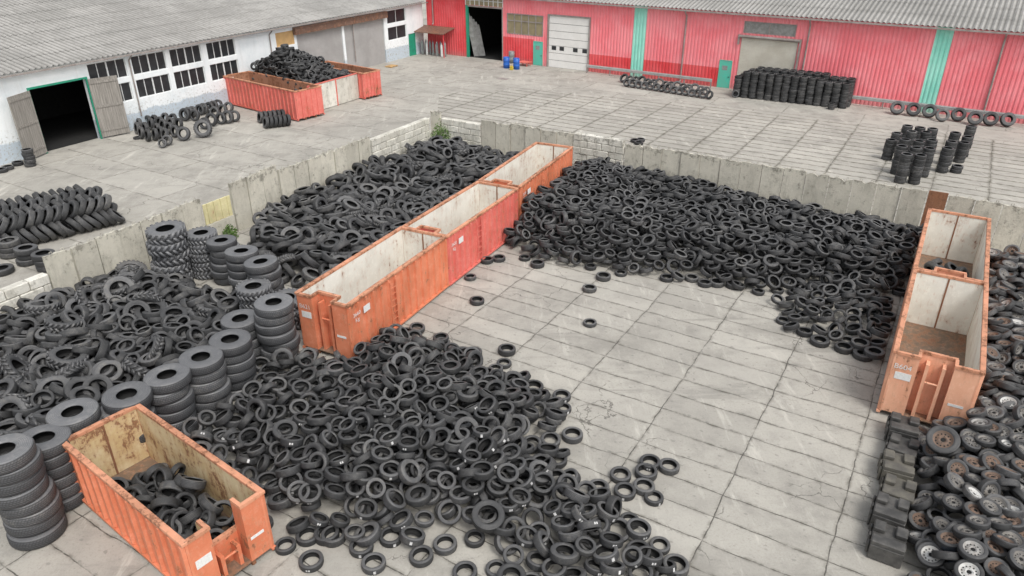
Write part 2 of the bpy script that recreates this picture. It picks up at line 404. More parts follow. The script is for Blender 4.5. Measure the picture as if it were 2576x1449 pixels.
# ------------------------------------------------------------ world and camera
w=bpy.data.worlds.new('World'); SC.world=w; w.use_nodes=True; wt=w.node_tree
sky=wt.nodes.new('ShaderNodeTexSky'); sky.sky_type='NISHITA'; sky.sun_disc=False
SE,SR=rad(55),rad(150)
sky.sun_elevation=SE; sky.sun_rotation=SR; sky.dust_density=4; sky.air_density=1.2
hs=wt.nodes.new('ShaderNodeHueSaturation'); hs.inputs['Saturation'].default_value=.25; hs.inputs['Value'].default_value=1.25; wt.links.new(sky.outputs[0],hs.inputs['Color'])
bg=wt.nodes['Background']; wt.links.new(hs.outputs[0],bg.inputs['Color']); bg.inputs['Strength'].default_value=.15
sl=bpy.data.lights.new('sun','SUN'); sl.energy=1.5; sl.angle=rad(18); sl.color=(1,.97,.92); so=bpy.data.objects.new('sun',sl); COL.objects.link(so)
sd=Vector((math.sin(SR)*math.cos(SE),math.cos(SR)*math.cos(SE),math.sin(SE)))
so.rotation_euler=sd.to_track_quat('Z','Y').to_euler()
cam=bpy.data.cameras.new('camera'); co=bpy.data.objects.new('camera',cam); COL.objects.link(co); SC.camera=co
cam.sensor_width=36; cam.lens=36*F/2576; cam.clip_end=2000; co.location=(0,0,HC); co.rotation_euler=(math.pi/2-PT,0,0)
SC.view_settings.view_transform='Standard'; SC.view_settings.look='None'; SC.view_settings.exposure=0
# ------------------------------------------------------------ frames
LB=Frame(G0(250,350),G0(1047,137)); ext=LB.s(-250,485)-2
LB=Frame(LB.P(ext),G0(1068,132)); LBL=LB.L
RB=Frame(G0(1078,131),G0(2576,312)); RBL=RB.L+10
WH=2.4
LW=Frame(G0(110,648,WH),G0(1088,283,WH)); BW=Frame(G0(1090,283,WH),G0(2576,520,WH))
# ------------------------------------------------------------ ground
g=MB(); g.quad((-600,-200,0),(600,-200,0),(600,900,0),(-600,900,0)); g.obj('ground','ground',kind='structure')
yard=MB()
pts=[LW.P(-22,-.1),LW.P(LW.L,-.1),BW.P(0,.1),BW.P(BW.L+20,.1),Vector((60,5,0)),Vector((40,-5,0)),Vector((-30,-5,0))]
yard.add([(p.x,p.y,.004) for p in pts],[tuple(range(len(pts)))[::-1]]); yard.obj('paved_yard','slabs',kind='structure')
yard=MB(); pts=[BW.P(-.2,.2),RB.P(14,-16),RB.P(20,-10.5),RB.P(34,-8),RB.P(RBL+8,-5),BW.P(BW.L+24,.2)]
yard.add([(p.x,p.y,.004) for p in pts],[tuple(range(len(pts)))[::-1]]); yard.obj('far_paving','slabs2',kind='structure')
# ------------------------------------------------------------ building materials
def redsheet(name,c,c2):
    def fn(N):
        p=N.pos(); a=N.noise(p,.35,5,.65); st=N.noise(N.mapv(p,scale=(5,5,.2)),1.2,5,.7); d=N.noise(p,9,5,.7)
        col=N.mix(N.ss(a,.35,.65),c,c2)
        col=N.mix(N.m('MULTIPLY',N.ss(st,.5,.75),.3),col,tuple(x*.68 for x in c))
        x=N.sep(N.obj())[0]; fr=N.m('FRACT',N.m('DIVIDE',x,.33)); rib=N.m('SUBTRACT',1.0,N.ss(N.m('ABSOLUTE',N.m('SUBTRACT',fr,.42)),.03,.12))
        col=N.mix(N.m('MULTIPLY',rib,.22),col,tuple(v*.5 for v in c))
        z=N.sep(p)[2]
        col=N.mix(N.m('MULTIPLY',N.m('SUBTRACT',1.0,N.ss(z,0,.8)),.4),col,(.35,.24,.22))
        col=N.mix(N.m('MULTIPLY',N.ss(d,.55,.8),.35),col,(.92,.66,.64))
        return (col,d)
    return mat(name,fn,.6,0,.15)
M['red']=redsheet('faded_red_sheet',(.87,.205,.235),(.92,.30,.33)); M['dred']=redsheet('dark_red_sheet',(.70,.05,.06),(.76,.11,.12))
M['teal']=redsheet('teal_sheet',(.24,.68,.55),(.36,.76,.64)); M['tealp']=plain('teal_paint',(.10,.58,.44),(.16,.5,.39),2,.5)
def whitewall():
    def fn(N):
        p=N.pos(); z=N.sep(p)[2]; a=N.noise(p,.5,6,.7); d=N.noise(p,6,6,.75); st=N.noise(N.mapv(p,scale=(3,3,.3)),1,5)
        col=N.mix(N.ss(a,.4,.7),(.84,.87,.88),(.72,.77,.79))
        zz=N.m('ADD',z,N.m('MULTIPLY',a,1.0))
        col=N.mix(N.m('SUBTRACT',1.0,N.ss(zz,1.7,1.85)),col,(.5,.57,.63))
        col=N.mix(N.m('MULTIPLY',N.ss(d,.53,.62),N.m('SUBTRACT',1.0,N.ss(zz,1.3,3.0))),col,(.36,.345,.31))
        col=N.mix(N.m('MULTIPLY',N.ss(st,.52,.78),.3),col,(.45,.45,.42))
        return (col,d)
    return mat('whitewashed_wall',fn,.85,0,.3)
M['white']=whitewall()
def roofm():
    def fn(N):
        p=N.pos(); o=N.obj(); a=N.noise(p,.25,6,.7); b=N.noise(p,2.2,6,.75); c=N.noise(p,12,4,.7)
        st=N.noise(N.mapv(o,scale=(7,.3,1)),1.0,4,.7)
        col=N.mix(N.ss(a,.35,.65),(.28,.274,.258),(.38,.37,.35))
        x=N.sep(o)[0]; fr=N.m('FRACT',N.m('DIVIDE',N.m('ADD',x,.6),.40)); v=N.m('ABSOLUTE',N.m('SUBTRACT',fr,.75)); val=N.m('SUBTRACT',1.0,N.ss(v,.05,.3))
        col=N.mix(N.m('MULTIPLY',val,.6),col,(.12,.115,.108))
        col=N.mix(N.m('MULTIPLY',N.ss(st,.5,.7),.5),col,(.19,.185,.17))
        col=N.mix(N.m('MULTIPLY',N.ss(b,.45,.7),.5),col,(.17,.165,.15)); col=N.mix(N.m('MULTIPLY',N.ss(c,.55,.75),.35),col,(.5,.49,.46))
        return (col,c)
    return mat('corrugated_cement',fn,.9,0,.3)
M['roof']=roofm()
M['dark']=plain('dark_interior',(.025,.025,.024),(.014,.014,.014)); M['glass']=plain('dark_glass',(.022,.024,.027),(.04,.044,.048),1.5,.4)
M['wframe']=plain('white_frame',(.82,.83,.82),(.68,.7,.7),4,.6); M['shut']=plain('grey_shutter',(.44,.43,.42),(.36,.35,.34),.6,.6)
M['brown']=rusty('rusty_brown_beam',(.15,.085,.06),.5); M['ply']=plain('plywood',(.62,.40,.18),(.5,.32,.14),2,.8)
def woodm():
    def fn(N):
        o=N.obj(); s=N.noise(N.mapv(o,scale=(18,18,.8)),1,5,.7); pl=N.m('FRACT',N.m('MULTIPLY',N.sep(o)[0],6.0)); g=N.m('SUBTRACT',1.0,N.ss(pl,.0,.08))
        col=N.mix(N.ss(s,.35,.65),(.33,.31,.28),(.2,.185,.165)); return (N.mix(g,col,(.06,.055,.05)),s)
    return mat('grey_planks',fn,.85)
M['wood']=woodm(); M['gframe']=plain('green_frame_paint',(.02,.33,.2),(.03,.25,.16),3,.5)
M['doorw']=plain('white_sectional',(.87,.86,.83),(.8,.79,.76),.7,.5); M['cream']=plain('cream_shutter',(.72,.69,.60),(.62,.58,.49),.8,.6)
M['yglass']=plain('yellowed_glass',(.34,.29,.17),(.26,.22,.14),2,.35); M['galv']=plain('galvanised_steel',(.55,.55,.54),(.45,.45,.44),2,.45,.2)
M['pipe']=plain('grey_pipe',(.36,.33,.31),(.25,.21,.19),2,.6); M['blue']=plain('blue_plastic',(.02,.14,.55),(.02,.1,.42),2,.4)
M['yel']=plain('yellow_plastic',(.65,.5,.04),(.55,.4,.05),4,.4); M['blk']=plain('dusty_black_plastic',(.05,.049,.047),(.12,.115,.107),2.5,.6); M['blk2']=plain('black_handle',(.03,.03,.03)); M['blk3']=plain('grey_brown_plastic',(.15,.14,.115),(.08,.075,.068),2.5,.7)
M['gcyl']=plain('grey_cylinder',(.25,.27,.27),(.18,.2,.2),3,.4); M['metal']=plain('sheet_steel',(.34,.34,.33),(.22,.22,.21),3,.6,.1)
M['rustm']=rusty('rusted_steel',(.22,.10,.055),.8); M['leaf']=plain('weed_leaf',(.08,.16,.03),(.13,.22,.05),4,.7)
# ------------------------------------------------------------ wall strips
def strips(mb,L,z1,opens,breaks,prof,matfn,zbreaks=(),s0=0):
    bs=set([s0,L]+list(breaks))
    for o in opens: bs.add(o[0]); bs.add(o[1])
    bs=sorted(x for x in bs if s0<=x<=L)
    for a,b in zip(bs[:-1],bs[1:]):
        if b-a<1e-4: continue
        c=(a+b)/2; zs=set([0,z1]+list(zbreaks)); cut=[o for o in opens if o[0]<c<o[1]]
        for o in cut: zs.add(o[2]); zs.add(o[3])
        zs=sorted(z for z in zs if 0<=z<=z1)
        for p,q in zip(zs[:-1],zs[1:]):
            m=(p+q)/2
            if any(o[2]<m<o[3] for o in cut): continue
            ya,yb=prof(a+1e-5),prof(b-1e-5)
            mb.quad((a,ya,p),(b,yb,p),(b,yb,q),(a,ya,q),matfn(c,m))
def roof(parent,L,depth,ze,rise,over,s0=-.6,pitch=.40):
    mb=MB(); n=int((L-s0)/pitch*4); rows=int(depth/2.2)
    for side in (0,1):
        for r in range(rows):
            d0=-over+r*(depth+over)/rows; d1=-over+(r+1)*(depth+over)/rows+.08
            def P(i,d,lift):
                x=s0+pitch*i/4; zz=ze+rise*(d+over)/(depth+over)+.055*math.sin(i*math.pi/2)+lift
                return (x,d if side==0 else 2*depth-d,zz)
            vs=[];fs=[]
            for i in range(n+1): vs+= [P(i,d0,.022),P(i,d1,.0)]
            for i in range(n): fs.append((2*i,2*i+2,2*i+3,2*i+1) if side==0 else (2*i+1,2*i+3,2*i+2,2*i))
            mb.add(vs,fs,0,False)
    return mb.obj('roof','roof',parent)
# ------------------------------------------------------------ red building
rb=empty('red_warehouse',RB.A,RB.rz,'long pink red sheet metal warehouse with two teal stripes and grey corrugated roof','building')
RZ=6.65
def rs(px,py): return RB.s(px,py)
S=dict(gate=(rs(1174,80),rs(1266,80)),win=(rs(1277,82),rs(1366,82)),gd=(rs(1342,140),rs(1366,140)),wd=(rs(1380,110),rs(1481,110)),
 st1=(rs(1592,90),rs(1624,90)),td=(rs(1806,195),rs(1838,195)),rd=(rs(1862,130),rs(2004,130)),st2=(rs(2333,170),rs(2377,170)),uw=(rs(1874,62),rs(2004,65)))
opens=[(S['gate'][0],S['gate'][1],0,5.5),(S['win'][0],S['win'][1],3.0,5.0),(S['gd'][0],S['gd'][1],0,2.45),(S['wd'][0],S['wd'][1],0,5.15),
 (S['td'][0],S['td'][1],0,2.5),(S['rd'][0],S['rd'][1],0,4.6),(S['uw'][0],S['uw'][1],5.0,6.0)]
def prof(s):
    t=(s/.33)%1
    return 0 if t<.35 else (-.05*(t-.35)/.1 if t<.45 else (-.05 if t<.9 else -.05*(1-(t-.9)/.1)))
br=[]
i=0
while i*.33<RBL:
    for t in (0,.35,.45,.9): br.append(i*.33+t*.33)
    i+=1
def mf(s,z):
    if S['st1'][0]<s<S['st1'][1] or S['st2'][0]<s<S['st2'][1]: return 2
    if s<S['gate'][0]: return 1
    if s<S['gd'][0] and z<2.6 : return 1
    if S['wd'][1]<s<S['td'][0] and z<1.75: return 1
    return 0
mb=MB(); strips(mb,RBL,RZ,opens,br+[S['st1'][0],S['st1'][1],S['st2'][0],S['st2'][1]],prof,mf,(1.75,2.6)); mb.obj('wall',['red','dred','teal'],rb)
mb=MB(); D=24
mb.quad((RBL,0,0),(RBL,D,0),(RBL,D,RZ),(RBL,0,RZ),0); mb.quad((0,D,0),(0,0,0),(0,0,RZ),(0,D,RZ),0); mb.quad((RBL,D,0),(0,D,0),(0,D,RZ),(RBL,D,RZ),0)
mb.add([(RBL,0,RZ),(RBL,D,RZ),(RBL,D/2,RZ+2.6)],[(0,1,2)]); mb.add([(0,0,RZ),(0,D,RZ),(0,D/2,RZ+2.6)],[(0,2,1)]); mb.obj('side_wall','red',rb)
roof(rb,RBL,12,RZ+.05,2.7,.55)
mb=MB(); mb.box(-.6,RBL+.4,-.76,-.62,RZ-.12,RZ+.0); mb.obj('gutter','pipe',rb)
mb=MB(); x0,x1=S['gate'][0]-2,S['gate'][1]+5
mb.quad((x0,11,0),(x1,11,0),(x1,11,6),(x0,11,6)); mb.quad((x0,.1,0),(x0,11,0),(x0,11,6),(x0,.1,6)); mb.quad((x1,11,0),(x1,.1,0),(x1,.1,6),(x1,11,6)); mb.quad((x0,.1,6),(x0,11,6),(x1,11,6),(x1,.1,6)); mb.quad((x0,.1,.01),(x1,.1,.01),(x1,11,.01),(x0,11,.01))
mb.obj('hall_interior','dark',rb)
mb=MB(); a,b_=S['gate']; mb.box(a-.02,a+.28,-.1,.12,0,5.5,0); mb.box(b_-.12,b_,-.08,.1,0,5.5,1); mb.box(a+.281,b_-.121,-.09,.1,5.35,5.5,1); mb.obj('gate_frame',['gframe','pipe'],rb)
mb=MB(); mb.box(a,b_,-.06,-.03,5.55,6.5,0)
for k in range(9): mb.box(a+(b_-a)*k/8-.04,a+(b_-a)*k/8+.04,-.1,-.061,5.52,6.55,1)
mb.box(a-.05,b_+.05,-.12,-.062,6.0,6.06,1); mb.obj('transom_window',['yglass','wframe'],rb)
mb=MB(); a,b_=S['win']; mb.box(a,b_,.02,.05,3,5,0)
wf=MB()
for k in range(6): wf.box(a+(b_-a)*k/5-.05,a+(b_-a)*k/5+.05,-.06,.015,3,5,0)
for z in (2.98,4.3,4.98): wf.box(a,b_,-.05,.018,z-.05,z+.05,0)
fo=wf.obj('window_frame','pipe',rb); mb.obj('window_glass','yglass',fo)
def pdoor(s,z,name='door',m='tealp'):
    d=MB(); a,b=s; d.box(a+.06,b-.06,-.05,.05,0.02,z-.06); d.box(a,a+.058,-.08,.08,0,z); d.box(b-.058,b,-.08,.08,0,z); d.box(a+.06,b-.06,-.08,.08,z-.058,z)
    o=d.obj(name,m,rb); h=MB(); h.box(b-.25,b-.12,-.1,-.051,1.0,1.05); h.obj('door_handle','blk2',o)
    n=MB(); n.box(a+.3,b-.4,-.06,-.052,1.6,2.0); n.obj('notice','metal',o); return o
pdoor(S['gd'],2.45); pdoor(S['td'],2.5)
a,b_=S['wd']; mb=MB(); nrow=7
for k in range(nrow): mb.box(a+.05,b_-.05,.0,.06,.02+5.1*k/nrow,5.1*(k+1)/nrow-.02)
wd=mb.obj('sectional_door','doorw',rb)
for c in (.09,.29,.63,.86):
    mb=MB(); x=a+(b_-a)*c; mb.box(x-.03,x+.5,-.012,-.002,1.75,2.15); mb.obj('door_window','glass',wd)
mb=MB(); mb.box(a-.12,a+.03,-.12,.05,0,5.25); mb.box(b_-.03,b_+.12,-.12,.05,0,5.25); mb.box(a+.031,b_-.031,-.12,.05,5.11,5.25); mb.obj('door_frame','pipe',rb)
a,b_=S['rd']; mb=MB(); z=0
while z<4.55: mb.box(a,b_,-.04,.0,z,z+.1); mb.box(a,b_,.0,.03,z+.101,z+.13); z+=.131
rd=mb.obj('roller_door','cream',rb)
mb=MB(); mb.tube((a-.2,-.2,4.72),(b_+.2,-.2,4.72),.13,12); mb.box(a-.3,a-.16,-.24,-.06,4.0,4.85); mb.box(b_+.16,b_+.3,-.24,-.06,0,4.85); mb.obj('roller_housing','pipe',rd)
a,b_=S['uw']; mb=MB(); mb.box(a,b_,.01,.05,5.0,6.0)
for k in range(3): mb.box(a+(b_-a)*k/2-.04,a+(b_-a)*k/2+.04,-.06,.009,5,6,1)
mb.box(a,b_,-.05,.008,5.0,5.06,1); mb.box(a,b_,-.05,.008,5.94,6.0,1); mb.obj('upper_window',['metal','pipe'],rb)
for px0,y0 in ((1091,10),(1727,33),(2037,50),(2523,88)):
    s=(rs(px0,y0+30)); mb=MB(); zl=3.3 if px0<1100 else .25
    mb.tube((s,-.69,RZ-.15),(s,-.14,RZ-.6),.07,8); mb.tube((s,-.14,RZ-.6),(s,-.14,zl),.07,8); mb.tube((s,-.14,zl),(s,-.32,zl-.15),.07,8); mb.obj('downspout','pipe',rb)
# ------------------------------------------------------------ white building
wb=empty('white_workshop',LB.A,LB.rz,'long whitewashed workshop with grey corrugated roof, multi-pane windows and open wooden doors','building')
WZ=5.5
ls=LB.s
WN_=[(ls(231,215),ls(324,190)),(ls(341,200),ls(424,180)),(ls(436,180),ls(512,160)),(ls(526,155),ls(596,140)),(ls(975,65),ls(1022,60))]
DO=(ls(100,320),ls(238,290)); SH=[(ls(748,110),ls(864,110)),(ls(869,110),ls(969,100))]; GD=(ls(1029,115),ls(1047,115)); PLY=(ls(694,100),ls(741,100))
TI=((2.15,3.5),(3.86,5.2))
op=[(DO[0],DO[1],0,4.3)]
for a,b_ in WN_:
    for p,q in TI: op.append((a,b_,p,q))
for a,b_ in SH: op.append((a,b_,0,4.55))
op.append((GD[0],GD[1],0,2.4)); op.append((PLY[0],PLY[1],3.8,5.0))
mb=MB(); strips(mb,LBL,WZ,op,[],lambda s:0,lambda s,z:0)
for o in op:
    a,b_,p,q=o
    mb.quad((a,0,p),(a,.3,p),(a,.3,q),(a,0,q)); mb.quad((b_,.3,p),(b_,0,p),(b_,0,q),(b_,.3,q)); mb.quad((a,0,q),(a,.3,q),(b_,.3,q),(b_,0,q))
    if p>0: mb.quad((a,.3,p),(a,0,p),(b_,0,p),(b_,.3,p))
mb.obj('wall','white',wb)
mb=MB(); D=44; mb.quad((LBL,0,0),(LBL,D,0),(LBL,D,WZ),(LBL,0,WZ)); mb.quad((0,D,0),(0,0,0),(0,0,WZ),(0,D,WZ)); mb.quad((LBL,D,0),(0,D,0),(0,D,WZ),(LBL,D,WZ)); mb.add([(LBL,0,WZ),(LBL,D,WZ),(LBL,D/2,WZ+4)],[(0,1,2)]); mb.obj('side_wall','white',wb)
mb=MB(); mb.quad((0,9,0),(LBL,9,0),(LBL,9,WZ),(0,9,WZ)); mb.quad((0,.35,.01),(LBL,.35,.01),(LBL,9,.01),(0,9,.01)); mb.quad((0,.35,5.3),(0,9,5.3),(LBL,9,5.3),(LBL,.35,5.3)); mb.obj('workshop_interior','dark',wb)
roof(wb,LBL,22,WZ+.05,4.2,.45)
mb=MB(); mb.box(-.6,LBL+.3,-.64,-.52,WZ-.1,WZ+.0); mb.obj('gutter','pipe',wb)
for i,(a,b_) in enumerate(WN_):
    for (p,q) in TI:
        nc=4 if i<4 else 2; fr=MB()
        for k in range(nc+1):
            x=a+(b_-a)*k/nc; ww=.05 if k in (0,nc) else (.05 if k==2 else .022); fr.box(max(a,x-ww),min(b_,x+ww),.1,.15,p,q)
        fr.box(a,b_,.098,.152,p,p+.05); fr.box(a,b_,.098,.152,q-.05,q)
        f=fr.obj('window_frame','wframe',wb); gl=MB(); gl.box(a,b_,.155,.165,p,q); gl.obj('window_glass','glass',f)
mb=MB(); a,b_=PLY; mb.box(a,b_,.05,.08,3.8,5.0); mb.obj('plywood_board','ply',wb)
for a,b_ in SH:
    mb=MB(); z=0
    while z<4.5: mb.box(a+.05,b_-.05,.1,.14,z,z+.1); mb.box(a+.05,b_-.05,.12,.15,z+.1001,z+.13); z+=.131
    mb.obj('roller_shutter','shut',wb)
mb=MB(); mb.box(SH[0][0]-.4,SH[1][1]+.3,-.35,-.01,4.6,5.25); mb.obj('shutter_beam','brown',wb)
mb=MB(); a,b_=GD; mb.box(a,b_,.05,.1,0,2.4); d=mb.obj('door','gframe',wb); mb=MB(); mb.box(a+.1,a+.2,.0,.049,1,1.05); mb.obj('door_handle','blk2',d)
mb=MB(); a,b_=DO; mb.box(a-.12,a,-.08,.1,0,4.42); mb.box(b_,b_+.12,-.08,.1,0,4.42); mb.box(a,b_,-.08,.1,4.3,4.42); mb.obj('gate_frame','gframe',wb)
lw=(b_-a)/2
for x,ang,nm in ((a-.05,rad(180+22),'door_leaf'),(b_+.08,rad(-14),'door_leaf')):
    mb=MB(); mb.box(0,lw,-.04,.04,.1,4.25)
    for z in (.5,2.2,3.9): mb.box(.05,lw-.05,-.08,.08,z,z+.16)
    mb.obj(nm,'wood',wb,(x,-.1,0),ang,label='weathered grey plank door leaf swung open')
for px,py in ((333,200),(677,100),(885,60)):
    s=ls(px,py); mb=MB(); mb.tube((s,-.55,WZ-.1),(s,-.1,WZ-.5),.055,8); mb.tube((s,-.1,WZ-.5),(s,-.1,.9),.055,8); mb.obj('downspout','pipe',wb)
# ------------------------------------------------------------ yard walls
def panels(parent,fr,s0,s1,h,wd=1.15,th=.16,jag=.05,m='panel'):
    n=max(1,round((s1-s0)/wd)); w_=(s1-s0)/n
    for i in range(n):
        a=s0+i*w_+.022; b=s0+(i+1)*w_-.022; hh=h+U(-jag,jag); y=U(-.05,.05); mb=MB()
        # panel slab with a worn, uneven top edge
        k=6; tops=[hh+U(-.035,.02)-(.12*R_() if R_()<.18 else 0) for _ in range(k+1)]; vs=[];fs=[]
        for q in range(k+1):
            x=a+(b-a)*q/k; vs+=[(x,y,0),(x,y,tops[q]),(x,y+th,tops[q]-U(0,.03)),(x,y+th,0)]
        for q in range(k):
            o_=4*q; fs+=[(o_,o_+4,o_+5,o_+1),(o_+1,o_+5,o_+6,o_+2),(o_+2,o_+6,o_+7,o_+3)]
        fs+=[(0,1,2,3),(4*k+3,4*k+2,4*k+1,4*k)]; mb.add(vs,fs)
        mb.box(a+.05,b-.05,y+th+.001,y+.7,0,.1)
        for q in (.25,.7):
            x=a+w_*q; z_=hh-.1; mb.tube((x,y+.08,z_),(x,y+.08,hh+.08),.012,5); mb.tube((x,y+.08,hh+.08),(x+.1,y+.08,hh+.08),.012,5); mb.tube((x+.1,y+.08,hh+.08),(x+.1,y+.08,z_),.012,5)
        o=mb.obj('concrete_panel',m,parent); o.rotation_euler=(U(-.015,.015),0,0)
    if n>1:
        mb=MB(); mb.box(s0+.03,s1-.03,.06,.1,0,h-jag-.22); mb.obj('joint_filling','joint',parent) if False else None
def blocks(parent,fr,s0,s1,h,bw=.95,bh=.42):
    k=0; z=0
    while z<h-.1:
        x=s0-(bw/2 if k%2 else 0)
        while x<s1-.1:
            a=max(x,s0); b=min(x+bw,s1)
            if b-a>.15:
                mb=MB(); y=U(-.03,.03); mb.box(a+.012,b-.012,y,y+.4,z+.005,z+bh-.012); mb.obj('wall_block','block',parent,bevel=.03)
            x+=bw
        z+=bh; k+=1
def wallthing(fr,label): return empty('yard_wall',fr.A,fr.rz,label,'wall')
sL=lambda px,py: LW.s(px,py)
w1=wallthing(LW,'nearest stretch of the left concrete panel wall behind the mixed tyre heap')
panels(w1,LW,0,sL(505,508),WH)
w2=wallthing(LW,'low white block wall at the left edge, beside the nearest concrete panels'); blocks(w2,LW,-3.2,-.02,1.6); panels(w2,LW,-8.2,-3.25,2.1)
w3=wallthing(LW,'yellow metal sheet barrier filling the gap in the left panel wall')
mb=MB(); a,b_=sL(509,508),sL(576,480)
for k in range(8):
    x0=a+(b_-a)*k/8; x1=a+(b_-a)*(k+1)/8; mb.box(x0,x1-.01,.0 if k%2 else .03,.08 if k%2 else .1,1.0,2.05)
M['ysheet']=rusty('yellow_sheet',(.66,.60,.34),.2); mb.obj('metal_sheet','ysheet',w3,bevel=.01); mb=MB(); mb.box(a,b_,-.05,.3,0,.99); mb.obj('kerb_block','panel',w3)
w4=wallthing(LW,'middle stretch of the left concrete panel wall with jagged panel tops'); panels(w4,LW,sL(580,478),sL(697,435),WH+.15,1.0,jag=.22)
w5=wallthing(LW,'far stretch of the left concrete panel wall beside the truck tyre heap'); panels(w5,LW,sL(700,430),sL(930,345),WH)
w6=wallthing(LW,'white block wall near the back left corner of the bays'); blocks(w6,LW,sL(934,345),LW.L-.3,2.1)
sB=lambda px,py: BW.s(px,py)
w7=wallthing(BW,'back wall stretch of white blocks at the weedy corner'); panels(w7,BW,-.25,.6,2.5); blocks(w7,BW,.65,sB(1208,305),2.0)
w8=wallthing(BW,'back wall stretch of concrete panels left of the row of containers'); panels(w8,BW,sB(1210,303),sB(1440,343),WH,jag=.1)
w9=wallthing(BW,'back wall stretch of white blocks right of the far orange container'); blocks(w9,BW,sB(1443,345),sB(1570,365),2.4)
w10=wallthing(BW,'long back wall of concrete panels behind the large car tyre heap'); panels(w10,BW,sB(1573,365),sB(2335,482),WH)
w11=wallthing(BW,'rust brown steel plate closing the gap in the back wall'); mb=MB(); a,b_=sB(2337,483),sB(2386,490); mb.box(a,b_,.02,.08,0,2.45); mb.obj('steel_plate','rustm',w11)
w12=wallthing(BW,'back wall stretch of concrete panels at the right edge behind the rim wheels'); panels(w12,BW,sB(2388,490),BW.L+5,WH)
# ------------------------------------------------------------ containers
M['or']=rusty('orange_paint',(.69,.235,.125),.42,(.60,.175,.085)); M['or2']=rusty('pale_orange_paint',(.80,.43,.28),.42,(.73,.35,.22)); M['rd']=rusty('red_paint',(.68,.175,.14),.36,(.60,.125,.10))
M['rim_or']=rusty('orange_top_rail',(.66,.30,.18),.75)
M['inw']=rusty('cream_lining',(.80,.78,.71),.36,(.70,.67,.60)); M['iny']=rusty('yellowed_lining',(.66,.55,.35),.66,(.56,.42,.22)); M['inr']=rusty('rusty_lining',(.4,.2,.13),.8)
M['cfl']=rusty('container_floor',(.17,.12,.085),.6)
def text(parent,body,size,loc,rot,m='white_label',name='painted_number'):
    cu=bpy.data.curves.new('txt','FONT'); cu.body=body; cu.size=size; o=bpy.data.objects.new('txt',cu); COL.objects.link(o)
    dg=bpy.context.evaluated_depsgraph_get(); me=bpy.data.meshes.new_from_object(o.evaluated_get(dg)); bpy.data.objects.remove(o)
    me.materials.clear(); me.materials.append(M[m]); t=bpy.data.objects.new(name,me); COL.objects.link(t); t.parent=parent; t.location=loc; t.rotation_euler=rot; return t
